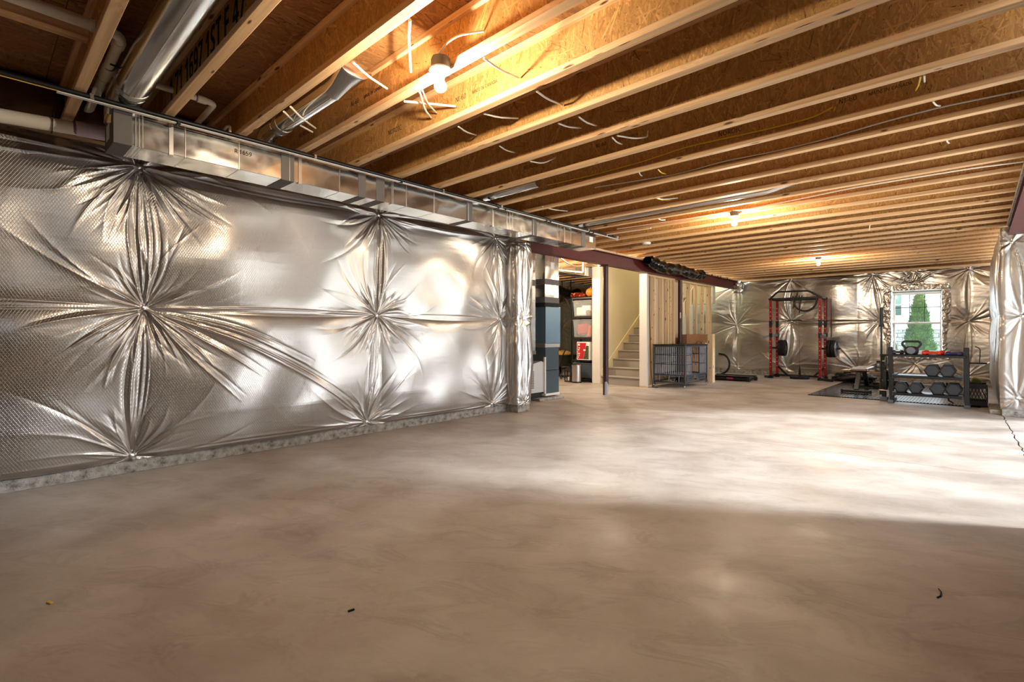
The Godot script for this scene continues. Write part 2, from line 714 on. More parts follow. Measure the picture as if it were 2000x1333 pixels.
	m.emission_enabled = true
	m.emission = Color(1.0, 0.90, 0.72)
	m.emission_energy_multiplier = 9.0
	stone("mastic_pale", Color(0.62, 0.61, 0.63), 0.7)
	stone("drywall_paper", Color(0.80, 0.72, 0.62), 0.9)
	stone("stair_riser", Color(0.60, 0.57, 0.53), 0.75)
	stone("stair_skirt", Color(0.90, 0.85, 0.70), 0.6)
	stone("dark_concrete", Color(0.30, 0.265, 0.235), 0.9)
	stone("stamp_ink", Color(0.15, 0.085, 0.045), 0.8)
	stone("muntin", Color(0.10, 0.11, 0.11), 0.5)


# ---------------------------------------------------------------- room shell
func floor_slab(parent: Node3D, outline: Array) -> void:
	var st := mb()
	var pts := PackedVector2Array(outline)
	var idx := Geometry2D.triangulate_polygon(pts)
	st.set_normal(Vector3.UP)
	for i in range(0, idx.size(), 3):
		var a := pts[idx[i]]
		var b := pts[idx[i + 1]]
		var c := pts[idx[i + 2]]
		var order := [a, b, c] if (b - a).cross(c - a) > 0.0 else [a, c, b]
		for q: Vector2 in order:
			st.set_normal(Vector3.UP)
			st.set_uv(q)
			st.set_uv2(q.rotated(0.5))
			st.add_vertex(Vector3(q.x, 0, q.y))
	for i in pts.size():
		var a := pts[i]
		var b := pts[(i + 1) % pts.size()]
		var e := (b - a).normalized()
		var n := Vector3(e.y, 0, -e.x)
		if Geometry2D.is_point_in_polygon((a + b) * 0.5 + Vector2(n.x, n.z) * 0.003, pts):
			n = -n
		quad(st, Vector3(a.x, 0, a.y), Vector3(b.x, 0, b.y), Vector3(b.x, -0.1, b.y), Vector3(a.x, -0.1, a.y), n, a, b, b + Vector2(0, 0.1), a + Vector2(0, 0.1))
	put("slab", st, M.slab, parent)


func jagged(a: Vector2, b: Vector2, n: int, amount: float) -> Array:
	var out := []
	for i in n + 1:
		var p := a.lerp(b, float(i) / n)
		if i > 0 and i < n:
			p += Vector2(rng.randf_range(-amount, amount), rng.randf_range(-amount, amount) * 0.4)
		out.append(p)
	return out


func build_shell() -> void:
	var fl := structure("floor", "bare trowelled concrete floor with a straight control joint and a ragged crack")
	var gap := 0.005
	var crack := jagged(Vector2(0.262, -9.94), Vector2(0.36, -5.69), 34, 0.010)
	floor_slab(fl, [Vector2(-5.4, 3.3), Vector2(0.6, 3.3), Vector2(0.6, -4.3), Vector2(1.5, -4.3), Vector2(1.5, -5.68), Vector2(-5.4, -5.68)])
	var far := [Vector2(-9.4, -5.68 - gap)]
	far.append_array([Vector2(-9.4, -15.5), Vector2(0.6, -15.5), Vector2(0.6, -9.96), Vector2(0.255, -9.96)])
	far.append_array(crack)
	far.append(Vector2(0.36, -5.68 - gap))
	floor_slab(fl, far)
	var bay := []
	for p: Vector2 in crack:
		bay.append(p + Vector2(0.012, 0))
	bay.append_array([Vector2(0.372, -5.68 - gap), Vector2(1.5, -5.68 - gap), Vector2(1.5, -9.96)])
	floor_slab(fl, bay)
	var under := mb()
	slab(under, Vector3(-9.4, -0.12, -15.5), Vector3(1.5, -0.1, 3.3))
	put("base", under, M.ink, fl)

	var wall := func(called: String, boxes: Array, m: Material) -> Node3D:
		var o := structure(called)
		var st := mb()
		for b: Array in boxes:
			slab(st, b[0], b[1], 0.004)
		put("concrete" if m == M.wall_concrete else "panel", st, m, o)
		return o
	var w: Node3D = wall.call("wall_left", [[Vector3(WL - 0.25, 0, 3.3), Vector3(WL, 2.66, -5.72)]], M.wall_concrete)
	var st := mb()
	slab(st, Vector3(WL, 0, -5.40), Vector3(-4.90, 2.44, -5.66), 0.006)
	put("pilaster", st, M.wall_concrete, w)
	st = mb()
	slab(st, Vector3(WL - 0.2, 2.662, 3.3), Vector3(WL - 0.02, 2.70, -5.72), 0.002)
	put("sill_plate", st, M.pine, w)
	st = mb()
	slab(st, Vector3(WL - 0.25, 2.70, 3.3), Vector3(WL - 0.21, 3.02, -5.72))
	put("rim_board", st, M.strand_deck, w)
	wall.call("wall_utility_near", [[Vector3(-9.35, 0, -5.60), Vector3(WL - 0.25, 3.02, -5.88)]], M.wall_concrete)
	wall.call("wall_utility", [[Vector3(-9.35, 0, -5.88), Vector3(-9.1, 3.02, -15.2)]], M.wall_concrete)
	wall.call("wall_front", [[Vector3(-5.4, 0, 3.2), Vector3(0.6, 3.02, 3.45)]], M.dark_concrete)
	# right wall: beside the camera, then the opening to the bay, then again beyond it
	wall.call("wall_right", [[Vector3(0.30, 0, 3.3), Vector3(0.55, 2.70, -4.28)]], M.dark_concrete)
	wall.call("wall_right", [[Vector3(WR, 0, -9.98), Vector3(0.52, 2.66, -15.5)]], M.wall_concrete)
	wall.call("wall_bay_near", [[Vector3(0.3, 0, -4.05), Vector3(1.5, 2.72, -4.28)]], M.drywall)
	var w_bay: Node3D = wall.call("wall_bay_far", [[Vector3(WR, 0, -9.98), Vector3(1.5, 2.66, -10.2)]], M.wall_concrete)
	st = mb()
	slab(st, Vector3(0.262, 0, -9.80), Vector3(1.28, 0.085, -9.98), 0.006)
	slab(st, Vector3(0.14, 0, -9.99), Vector3(0.262, 0.06, -10.9), 0.006)
	put("footing", st, M.wall_concrete, w_bay)
	wall.call("wall_bay", [[Vector3(1.3, 2.47, -4.28), Vector3(1.5, 2.72, -9.98)]], M.drywall)
	wall.call("ceiling_bay", [[Vector3(0.56, 2.72, -4.05), Vector3(1.5, 3.02, -10.2)]], M.drywall)
	w = wall.call("wall_back", [[Vector3(-9.35, 0, -15.2), Vector3(-1.62, 2.66, -15.5)], [Vector3(-0.47, 0, -15.2), Vector3(0.52, 2.66, -15.5)], [Vector3(-1.62, 0, -15.2), Vector3(-0.47, 0.62, -15.5)], [Vector3(-1.62, 2.25, -15.2), Vector3(-0.47, 2.66, -15.5)]], M.wall_concrete)
	st = mb()
	slab(st, Vector3(-9.35, 2.662, -15.22), Vector3(0.52, 2.72, -15.4), 0.002)
	put("sill_plate", st, M.pine, w)
	st = mb()
	slab(st, Vector3(-9.35, 2.72, -15.24), Vector3(0.52, 3.02, -15.28))
	put("rim_board", st, M.strand_deck, w)
	# the glazing of the bay, out of the frame, that lets the daylight in
	var d := structure("window_2", "white framed glazed doors and side lights of the bay")
	st = mb()
	for k in 7:
		var z := -4.31 - 5.64 * k / 6.0
		slab(st, Vector3(1.36, 0.0, z - 0.03), Vector3(1.42, 2.47, z + 0.03), 0.006)
	for y: float in [0.035, 2.435]:
		slab(st, Vector3(1.36, y - 0.035, -9.95), Vector3(1.42, y + 0.035, -4.31), 0.006)
	put("window_frame", st, M.trim_paint, d)
	for k in 6:
		var z := -4.31 - 5.64 * (k + 0.5) / 6.0
		st = mb()
		slab(st, Vector3(1.39, 0.07, z - 0.44), Vector3(1.396, 2.4, z + 0.44))
		put("pane", st, M.glass, d)


func build_ceiling() -> void:
	var c := structure("ceiling", "unfinished ceiling of wooden I-joists under an oriented-strand subfloor")
	# subfloor sheets
	var sheet := 1.22
	for j in 16:
		var z1 := 3.3 - j * sheet
		var z0 := maxf(z1 - sheet + 0.003, -15.4)
		var edge := [-9.3, -7.1, -4.66, -2.22, 0.22, 0.60]
		if j % 2:
			edge = [-9.3, -8.32, -5.88, -3.44, -1.0, 0.60]
		for i in edge.size() - 1:
			var x0: float = edge[i]
			var x1: float = edge[i + 1] - 0.003
			if z1 > -5.6 and x1 < -5.3:
				continue
			if z1 > -5.6:
				x0 = maxf(x0, -5.38)
			var cuts := [[x0, x1]]
			if z0 < -9.95:   # the stairwell stays open
				cuts = []
				if x0 < -6.5:
					cuts.append([x0, minf(x1, -6.5)])
				if x1 > -5.06:
					cuts.append([maxf(x0, -5.06), x1])
			for q: Array in cuts:
				if q[1] - q[0] < 0.05:
					continue
				var st := mb()
				slab(st, Vector3(q[0], CEIL + DEEP, z0), Vector3(q[1], CEIL + DEEP + 0.019, z1), 0.0, Vector2(rng.randf() * 3.0, rng.randf() * 3.0))
				put("subfloor_panel", st, M.strand_deck, c)
	var top := mb()
	slab(top, Vector3(-9.3, CEIL + DEEP + 0.021, -9.94), Vector3(0.6, CEIL + DEEP + 0.05, 3.3))
	slab(top, Vector3(-9.3, CEIL + DEEP + 0.021, -15.4), Vector3(-6.5, CEIL + DEEP + 0.05, -9.94))
	slab(top, Vector3(-5.06, CEIL + DEEP + 0.021, -15.4), Vector3(0.6, CEIL + DEEP + 0.05, -9.94))
	put("floor_above", top, M.dark_concrete, c)
	for k in range(-8, 29):
		var z := FIRST - PITCH * k + 0.032
		var runs := [[-5.34, 0.5]]
		if z < -5.95 and z > -9.85:
			runs = [[-9.1, 0.5]]
		elif z <= -9.85:
			runs = [[-5.2, 0.5], [-9.1, -6.62]]
			if z < -13.9:
				runs = [[-9.1, 0.5]]
		for r: Array in runs:
			add_joist(c, r[0], r[1], z, k)
	# nailer between the first joists at the left
	var st := mb()
	slab(st, Vector3(-3.93, 2.90, -0.50), Vector3(-3.84, 3.022, 0.95), 0.002)
	put("nailer", st, M.flange, c)


func add_joist(c: Node3D, x0: float, x1: float, z: float, k: int) -> void:
	var l := x1 - x0
	var off := Vector2(rng.randf() * 5.0, rng.randf() * 5.0)
	var st := mb()
	box(st, Vector3(0, DEEP * 0.5, 0), Vector3(l, DEEP - 0.05, 0.0095), 0.0, Basis.IDENTITY, off)
	var j := put("joist", st, M.strand_web, c)
	j.position = Vector3((x0 + x1) * 0.5, CEIL, z)
	st = mb()
	box(st, Vector3(0, 0.019, 0), Vector3(l, 0.038, 0.0635), 0.003, Basis.IDENTITY, off * 1.3)
	put("bottom_flange", st, M.flange, j)
	st = mb()
	box(st, Vector3(0, DEEP - 0.0195, 0), Vector3(l, 0.038, 0.0635), 0.002, Basis.IDENTITY, off * 1.7)
	put("top_flange", st, M.flange, j)
	var face := 0.0052
	var words := func(text: String, x: float, y: float, high: float, tilt := 0.0) -> void:
		lettering("stamp", text, Transform3D(Basis(Vector3.BACK, tilt), Vector3(x - j.position.x, y, face)), high, M.stamp_ink, j)
	match k:
		0:
			# tall handwriting in black marker
			var t := lettering("handwriting", "1 71 1697 1ST F 47", Transform3D(Basis.from_scale(Vector3(1.0, 1.35, 1.0)), Vector3(-3.48 - j.position.x, 0.15, face)), 0.13, M.ink, j, true)
			t.mesh.depth = 0.001
		2, 3, 6, 7:
			# the maker's stamps, repeated along the web
			var x: float = {2: -4.315, 3: -3.687, 6: -3.433, 7: -1.627}[k]
			words.call("NORDIC", x + 0.095, 0.148, 0.040)
			words.call("NI-60", x + 0.935, 0.150, 0.034)
			words.call("MADE IN CANADA", x + 1.185, 0.148, 0.023)


# ---------------------------------------------------------------- foil-faced blankets
# A sheet of quilted foil hung on a wall. 'path' runs along the floor (x, z); the sheet bulges to the side of the path's
# right hand, is pulled tight to the wall at the fasteners and throws creases out from each of them.
func blanket(parent: Node3D, called: String, path: Array, y0: float, y1: float, cell: float, pins: Array, links: Array, m: Material, o: Dictionary = {}) -> MeshInstance3D:
	var r := RandomNumberGenerator.new()
	r.seed = o.get("seed", 3)
	var lens := [0.0]
	for i in path.size() - 1:
		lens.append(lens[-1] + (path[i + 1] - path[i]).length())
	var wide: float = lens[-1]
	var high := y1 - y0
	var nx := int(ceil(wide / cell)) + 1
	var ny := int(ceil(high / cell)) + 1
	var cx := wide / (nx - 1)
	var cy := high / (ny - 1)
	var bulge: float = o.get("bulge", 0.11)
	var seam: float = o.get("seam", -1.0)
	var reach: float = o.get("reach", 0.5)
	var h := PackedFloat32Array()
	h.resize(nx * ny)
	# the pillows, on a coarse grid
	var q := 4
	var qx := nx / q + 2
	var qy := ny / q + 2
	var co := PackedFloat32Array()
	co.resize(qx * qy)
	var slow := FastNoiseLite.new()
	slow.seed = r.randi() % 999
	slow.frequency = 1.1
	slow.fractal_type = FastNoiseLite.FRACTAL_NONE
	for j in qy:
		for i in qx:
			var p := Vector2(i * q * cx, y0 + j * q * cy)
			var f := 1.0
			for pin: Vector2 in pins:
				var d := (p - pin).length() / reach
				if d < 3.0:
					f *= 1.0 - exp(-pow(d, 1.25) * 1.25)
			if seam > 0.0:
				f *= 1.0 - 0.42 * exp(-absf(p.y - seam) / 0.085)
			for pin: Vector2 in pins:
				f *= 1.0 - 0.20 * exp(-absf(p.x - pin.x) / 0.06)
			f *= 0.85 + 0.35 * slow.get_noise_2d(p.x, p.y)
			f *= clampf(0.12 + sqrt(maxf(p.y - y0, 0.0) / 0.34) * 0.88, 0.0, 1.0)
			f *= clampf(0.2 + sqrt(maxf(y1 - p.y, 0.0) / 0.25) * 0.8, 0.0, 1.0)
			co[j * qx + i] = bulge * f
	for j in ny:
		var fj := float(j) / q
		var j0 := int(fj)
		var tj := fj - j0
		for i in nx:
			var fi := float(i) / q
			var i0 := int(fi)
			var ti := fi - i0
			var a := co[j0 * qx + i0] * (1 - ti) + co[j0 * qx + i0 + 1] * ti
			var b := co[(j0 + 1) * qx + i0] * (1 - ti) + co[(j0 + 1) * qx + i0 + 1] * ti
			h[j * nx + i] = a * (1 - tj) + b * tj
	# creases thrown out by the fasteners, and folds drawn from one fastener to the next
	var count: int = o.get("rays", 34)
	var amp: float = o.get("amp", 0.015)
	var long: float = o.get("long", 0.55)
	for pin: Vector2 in pins:
		for k in count:
			var an := TAU * (k + r.randf_range(-0.45, 0.45)) / count
			var dir := Vector2(cos(an), sin(an))
			var l := long * (0.38 + 0.85 * r.randf() ** 1.8) * (0.85 + 0.45 * absf(dir.x))
			var sg := 1.0 if k % 2 == 0 else -1.0
			if r.randf() < 0.2:
				sg = -sg
			var wd := r.randf_range(0.010, 0.034) * (0.6 + long)
			crease(h, nx, ny, cx, cy, y0, pin + dir * 0.012, pin + dir * l, r.randf_range(-0.13, 0.13) * l, sg * amp * r.randf_range(0.5, 1.1) * (0.45 + wd / 0.04), cell * 0.95, wd, 0)
	for lk: Array in links:
		var a: Vector2 = pins[lk[0]]
		var b: Vector2 = pins[lk[1]]
		for k in int(lk[2]):
			var sg := 1.0 if k % 2 == 0 else -0.8
			crease(h, nx, ny, cx, cy, y0, a, b, lk[3] * r.randf_range(-1.0, 1.0), sg * lk[4] * r.randf_range(0.5, 1.2), lk[5] * 0.4, lk[5] * r.randf_range(0.7, 1.4), 1)
	for e: Array in o.get("extra", []):   # from, to, bow, height, width
		crease(h, nx, ny, cx, cy, y0, e[0], e[1], e[2], e[3], e[4] * 0.5, e[4], 1)
	# loose rumples
	for f: Array in o.get("fans", []):   # which fastener, from angle, to angle, how many, length
		for k in int(f[3]):
			var an := deg_to_rad(lerpf(f[1], f[2], (k + r.randf_range(0.1, 0.9)) / f[3]))
			var l: float = f[4] * r.randf_range(0.45, 1.15)
			var dir := Vector2(cos(an), sin(an))
			crease(h, nx, ny, cx, cy, y0, pins[f[0]] + dir * 0.015, pins[f[0]] + dir * l, r.randf_range(-0.08, 0.08) * l, (1.0 if k % 2 else -0.8) * r.randf_range(0.010, 0.019), cell, r.randf_range(0.011, 0.019), 0)
	var rum: float = o.get("rumple", 0.004)
	var n1 := FastNoiseLite.new()
	n1.seed = r.randi() % 999
	n1.frequency = 1.0
	n1.fractal_octaves = 3
	n1.fractal_type = FastNoiseLite.FRACTAL_RIDGED
	var sx: float = o.get("rumple_x", 1.6)
	var sy: float = o.get("rumple_y", 4.5)
	for j in ny:
		var y := y0 + j * cy
		for i in nx:
			h[j * nx + i] += rum * n1.get_noise_2d(i * cx * sx, y * sy)
	# lay it out along the path
	var pos := PackedVector3Array()
	var nor := PackedVector3Array()
	var uv := PackedVector2Array()
	pos.resize(nx * ny)
	nor.resize(nx * ny)
	uv.resize(nx * ny)
	var col_p: Array[Vector3] = []
	var col_n: Array[Vector3] = []
	var col_t: Array[Vector3] = []
	var bend: float = o.get("round", 0.06)
	for i in nx:
		var s := i * cx
		var g := 0
		while g < path.size() - 2 and s > lens[g + 1]:
			g += 1
		var a: Vector2 = path[g]
		var b: Vector2 = path[g + 1]
		var t := (b - a).normalized()
		var p: Vector2 = a + t * (s - lens[g])
		var nn := Vector2(-t.y, t.x)
		if g + 1 < path.size() - 1 and lens[g + 1] - s < bend:
			var t2: Vector2 = (path[g + 2] - path[g + 1]).normalized()
			nn = nn.slerp(Vector2(-t2.y, t2.x), 0.5 * (1.0 - (lens[g + 1] - s) / bend))
		if g > 0 and s - lens[g] < bend:
			var t0: Vector2 = (path[g] - path[g - 1]).normalized()
			nn = nn.slerp(Vector2(-t0.y, t0.x), 0.5 * (1.0 - (s - lens[g]) / bend))
		col_p.append(Vector3(p.x, 0, p.y))
		col_n.append(Vector3(nn.x, 0, nn.y).normalized())
		col_t.append(Vector3(t.x, 0, t.y))
	var hem: float = o.get("hem", 0.012)
	var hw := FastNoiseLite.new()
	hw.frequency = 0.9
	hw.fractal_octaves = 2
	hw.seed = r.randi() % 99
	for j in ny:
		for i in nx:
			var v := y0 + j * cy
			if j < 8:
				v += hem * hw.get_noise_1d(i * cx) * (8 - j) / 8.0
			elif j > ny - 9:
				v += hem * hw.get_noise_1d(50.0 + i * cx * 2.0) * (j - ny + 9) / 8.0
			var at := j * nx + i
			pos[at] = col_p[i] + col_n[i] * maxf(h[at], 0.001) + Vector3(0, v, 0)
			var i0 := maxi(i - 1, 0)
			var i1 := mini(i + 1, nx - 1)
			var j0 := maxi(j - 1, 0)
			var j1 := mini(j + 1, ny - 1)
			var gx := (h[j * nx + i1] - h[j * nx + i0]) / ((i1 - i0) * cx)
			var gy := (h[j1 * nx + i] - h[j0 * nx + i]) / ((j1 - j0) * cy)
			nor[at] = (col_n[i] - col_t[i] * gx - Vector3(0, gy, 0)).normalized()
			uv[at] = Vector2(i * cx, v)
	var idx := PackedInt32Array()
	var hole: Array = o.get("hole", [])   # s0, y0, s1, y1
	for j in ny - 1:
		var v := y0 + (j + 0.5) * cy
		for i in nx - 1:
			if hole.size():
				var s := (i + 0.5) * cx
				if s > hole[0] and s < hole[2] and v > hole[1] and v < hole[3]:
					continue
			var a := j * nx + i
			idx.append_array([a, a + nx, a + nx + 1, a, a + nx + 1, a + 1])
	# clockwise seen from the room
	var fn := (pos[nx] - pos[0]).cross(pos[1] - pos[0]).dot(col_n[0])
	if fn > 0.0:
		idx.reverse()
	var arr := []
	arr.resize(Mesh.ARRAY_MAX)
	arr[Mesh.ARRAY_VERTEX] = pos
	arr[Mesh.ARRAY_NORMAL] = nor
	arr[Mesh.ARRAY_TEX_UV] = uv
	arr[Mesh.ARRAY_INDEX] = idx
	var am := ArrayMesh.new()
	am.add_surface_from_arrays(Mesh.PRIMITIVE_TRIANGLES, arr)
	var mi := put(called, am, m, parent)
	# the fasteners
	for pin: Vector2 in pins:
		if pin.x < 0.03 or pin.x > wide - 0.03 or pin.y > y1 or pin.y < y0 or o.get("no_pins", false):
			continue
		var i := clampi(int(pin.x / cx), 0, nx - 1)
		var base := col_p[i] + Vector3(0, pin.y, 0) + col_n[i] * maxf(h[clampi(int((pin.y - y0) / cy), 0, ny - 1) * nx + i], 0.002)
		var st := mb()
		lathe(st, [Vector2(0.021, -0.004), Vector2(0.020, 0.004), Vector2(0.012, 0.008), Vector2(0, 0.009)], frame_along(base, col_n[i]), 14)
		put("fastener", st, M.foil_far, parent)
	return mi


func crease(h: PackedFloat32Array, nx: int, ny: int, cx: float, cy: float, y0: float, a: Vector2, b: Vector2, bow: float, amp: float, w0: float, w1: float, kind: int) -> void:
	var d := b - a
	var flat := absf(d.x) > absf(d.y)
	var l := d.length()
	if l < 0.02:
		return
	var cs := (absf(d.x) if flat else absf(d.y)) / l
	var step := cx if flat else cy
	var cross := cy if flat else cx
	var m0 := (a.x if flat else a.y - y0) / step
	var m1 := (b.x if flat else b.y - y0) / step
	var c0 := (a.y - y0 if flat else a.x) / cross
	var c1 := (b.y - y0 if flat else b.x) / cross
	var lo := int(ceil(minf(m0, m1)))
	var hi := int(floor(maxf(m0, m1)))
	var n_main := nx if flat else ny
	var n_cross := ny if flat else nx
	for i in range(maxi(lo, 0), mini(hi, n_main - 1) + 1):
		var t := clampf((i - m0) / (m1 - m0), 0.0, 1.0)
		var c := lerpf(c0, c1, t) + bow * sin(PI * t) / cross
		var w := lerpf(w0, w1, sqrt(t)) if kind == 0 else lerpf(w0, w1, sin(PI * t))
		var e := smoothstep(0.0, 0.10, t) * pow(1.0 - t, 0.9) if kind == 0 else sqrt(sin(PI * t))
		var k := amp * e * minf(1.0, 0.35 + w / 0.02)
		var span := int(2.4 * w / (cross * cs)) + 1
		for j in range(maxi(int(c) - span, 0), mini(int(c) + span + 1, n_cross - 1) + 1):
			var dd := absf(j - c) * cross * cs / w
			if dd < 2.4:
				var at := j * nx + i if flat else i * nx + j
				h[at] += k * (1.0 - dd / 2.4) * exp(-dd * 0.9)


func build_foil() -> void:
	var zz := func(z: float) -> float: return 0.35 - z
	# left wall
	var t := thing("insulation_blanket", "large quilted silver foil insulation blanket pinned along the long left wall below the duct", "insulation")
	var pins := []
	for c: Array in [[1.30, 1.30, 1.28], [-0.934, -0.97, -0.886], [-3.22, -3.19, -3.06], [-5.16, -5.25, -5.08]]:
		pins.append(Vector2(zz.call(c[0]), 2.546))
		pins.append(Vector2(zz.call(c[1]), 1.37))
		pins.append(Vector2(zz.call(c[2]), 0.142))
	var links := []
	for c in range(1, 4):
		links.append([c * 3, c * 3 + 1, 9 if c < 3 else 6, 0.13 if c == 1 else 0.07, 0.014, 0.015])
		links.append([c * 3 + 1, c * 3 + 2, 8 if c < 3 else 6, 0.11 if c == 1 else 0.05, 0.012, 0.016])
	for c in 3:
		links.append([c * 3 + 1, c * 3 + 4, 6, 0.05, 0.009, 0.020])
		links.append([c * 3, c * 3 + 3, 6, 0.09, 0.010, 0.022])
		links.append([c * 3 + 2, c * 3 + 5, 5, 0.03, 0.005, 0.016])
	var extra := []
	# the long slack folds that fan out from the first column of fasteners
	for e: Array in [[2.35, 1.03, 0.05, 0.011], [2.70, 0.83, 0.07, 0.014], [2.95, 0.56, 0.09, 0.014], [3.36, 0.22, 0.12, 0.012], [2.45, 0.88, 0.03, 0.012], [2.25, 0.74, 0.02, 0.010], [1.80, 1.10, 0.02, 0.010], [2.05, 0.52, -0.03, 0.008], [0.85, 1.05, 0.03, 0.013], [0.70, 0.92, 0.05, 0.014], [0.55, 1.18, 0.03, 0.010], [1.05, 0.72, -0.05, 0.010]]:
		for k in 2:
			var end := Vector2(e[0] + k * 0.05, e[1] + k * 0.045)
			extra.append([Vector2(1.33, 1.35), end, e[2] + 0.02 * k, e[3] * (1.0 if k == 0 else -0.7), 0.017])
	blanket(t, "foil_facing", [Vector2(WL + 0.012, 0.35), Vector2(WL + 0.012, -5.40)], 0.105, 2.63, 0.0063, pins, links, M.foil, {"seed": 8, "fans": [[3, 195, 345, 34, 0.75], [4, 20, 160, 22, 0.45], [4, 190, 350, 30, 0.70], [5, 10, 170, 16, 0.45], [6, 190, 350, 26, 0.55], [7, 15, 165, 16, 0.40], [7, 190, 350, 24, 0.50], [8, 10, 170, 20, 0.5], [9, 185, 300, 18, 0.5], [10, 100, 260, 18, 0.4], [11, 90, 170, 12, 0.4]], "seam": 1.375, "extra": extra, "rays": 58, "bulge": 0.13, "amp": 0.013, "long": 0.72, "rumple": 0.0006, "rumple_x": 0.6, "rumple_y": 5.0})
	# the pilaster at the end of the wall
	t = thing("insulation_blanket", "narrow crumpled foil blanket wrapped round the pilaster beside the furnace", "insulation")
	var pp := [Vector2(0.12, 2.47), Vector2(0.12, 1.36), Vector2(0.10, 0.16), Vector2(0.40, 2.50), Vector2(0.40, 1.38), Vector2(0.40, 0.14), Vector2(0.62, 1.38)]
	blanket(t, "foil_facing", [Vector2(WL + 0.012, -5.36), Vector2(-4.885, -5.36), Vector2(-4.885, -5.665), Vector2(-5.10, -5.665)], 0.115, 2.50, 0.0075, pp, [[0, 1, 9, 0.10, 0.02, 0.018], [1, 2, 9, 0.08, 0.018, 0.018], [3, 4, 9, 0.10, 0.02, 0.018], [4, 5, 9, 0.09, 0.018, 0.018]], M.foil_far, {"seed": 14, "seam": 1.37, "rays": 22, "bulge": 0.04, "amp": 0.012, "long": 0.30, "reach": 0.25, "rumple": 0.007, "rumple_x": 4.0, "rumple_y": 1.4, "no_pins": true})
	# back wall; s runs from x = 0.2 to the left
	var bx := func(x: float) -> float: return x + 6.3
	t = thing("insulation_blanket", "wide foil insulation blanket on the far back wall around the window", "insulation")
	pins = []
	for p: Array in [[-5.12, 2.6], [-5.12, 1.42], [-5.10, 0.2], [-3.71, 2.63], [-3.71, 1.50], [-3.83, 0.24], [-1.88, 2.62], [-1.72, 1.47], [-2.2, 0.25], [-1.087, 2.64], [-1.087, 2.36], [-0.12, 2.62], [-0.12, 1.44], [-0.15, 0.2], [-1.05, 0.45]]:
		pins.append(Vector2(bx.call(p[0]), p[1]))
	links = [[0, 3, 6, 0.08, 0.012, 0.03], [3, 6, 6, 0.10, 0.012, 0.03], [1, 4, 6, 0.05, 0.012, 0.03], [4, 7, 6, 0.06, 0.012, 0.03], [3, 4, 8, 0.16, 0.022, 0.03], [4, 5, 8, 0.14, 0.02, 0.03], [6, 7, 5, 0.1, 0.014, 0.03], [11, 12, 6, 0.1, 0.016, 0.03], [12, 13, 6, 0.1, 0.016, 0.03], [9, 11, 5, 0.04, 0.01, 0.02], [5, 8, 4, 0.05, 0.01, 0.03]]
	blanket(t, "foil_facing", [Vector2(-6.3, WB + 0.012), Vector2(0.24, WB + 0.012)], 0.13, 2.66, 0.013, pins, links, M.foil_far, {"seed": 21, "seam": 1.47, "rays": 30, "bulge": 0.13, "amp": 0.020, "long": 0.75, "rumple": 0.003, "hole": [bx.call(-1.60), 0.635, bx.call(-0.49), 2.235]})
	# crumpled foil dresses the edges of the window opening
	var edges := [[[Vector2(-1.66, -15.16), Vector2(-1.535, -15.13), Vector2(-1.535, -15.44)], 0.60, 2.27], [[Vector2(-0.555, -15.44), Vector2(-0.555, -15.13), Vector2(-0.43, -15.16)], 0.60, 2.27], [[Vector2(-1.66, -15.13), Vector2(-0.43, -15.13)], 2.185, 2.31], [[Vector2(-1.64, -15.12), Vector2(-0.45, -15.12)], 0.55, 0.69]]
	for e: Array in edges:
		blanket(t, "foil_edging", e[0], e[1], e[2], 0.011, [], [], M.foil_far, {"seed": 30 + edges.find(e), "bulge": 0.03, "rumple": 0.016, "rumple_x": 6.0, "rumple_y": 5.0, "round": 0.02})
	for y: float in [0.672, 2.195]:
		var st := mb()
		slab(st, Vector3(-1.545, y - 0.006, -15.46), Vector3(-0.545, y + 0.006, -15.13), 0.003)
		put("foil_return", st, M.foil_far, t)
	# loose flap at the corner of the bay, then the right wall beyond it
	t = thing("insulation_blanket", "foil blanket wrapped round the right hand wall corner beside the dumbbell rack", "insulation")
	var rp := [Vector2(1.35, 2.45), Vector2(1.25, 1.40), Vector2(1.3, 0.25), Vector2(0.6, 1.40), Vector2(2.35, 2.5), Vector2(2.35, 1.42), Vector2(2.4, 0.2), Vector2(3.9, 2.5), Vector2(3.9, 1.42), Vector2(3.9, 0.2), Vector2(5.9, 2.5), Vector2(5.9, 1.42), Vector2(5.9, 0.2)]
	for i in rp.size():
		rp[i].x = 5.185 + 1.462 - rp[i].x
	blanket(t, "foil_facing", [Vector2(WR - 0.012, -15.15), Vector2(WR - 0.012, -9.965), Vector2(1.22, -9.965)], 0.075, 2.665, 0.013, rp, [[0, 1, 6, 0.08, 0.016, 0.024], [1, 2, 6, 0.08, 0.016, 0.024], [4, 5, 8, 0.14, 0.022, 0.026], [5, 6, 8, 0.14, 0.022, 0.026], [7, 8, 6, 0.12, 0.02, 0.03], [8, 9, 6, 0.12, 0.02, 0.03]], M.foil, {"seed": 33, "seam": 1.42, "rays": 26, "bulge": 0.075, "amp": 0.014, "long": 0.45, "rumple": 0.003, "rumple_x": 3.0, "rumple_y": 2.0, "round": 0.05})
	# the far wall of the utility room
	t = thing("insulation_blanket", "foil insulation blanket on the utility room wall behind the black shelf", "insulation")
	var up := []
	for s: float in [0.6, 2.4, 4.2, 6.0, 7.8]:
		for y: float in [2.4, 1.33, 0.2]:
			up.append(Vector2(s, y))
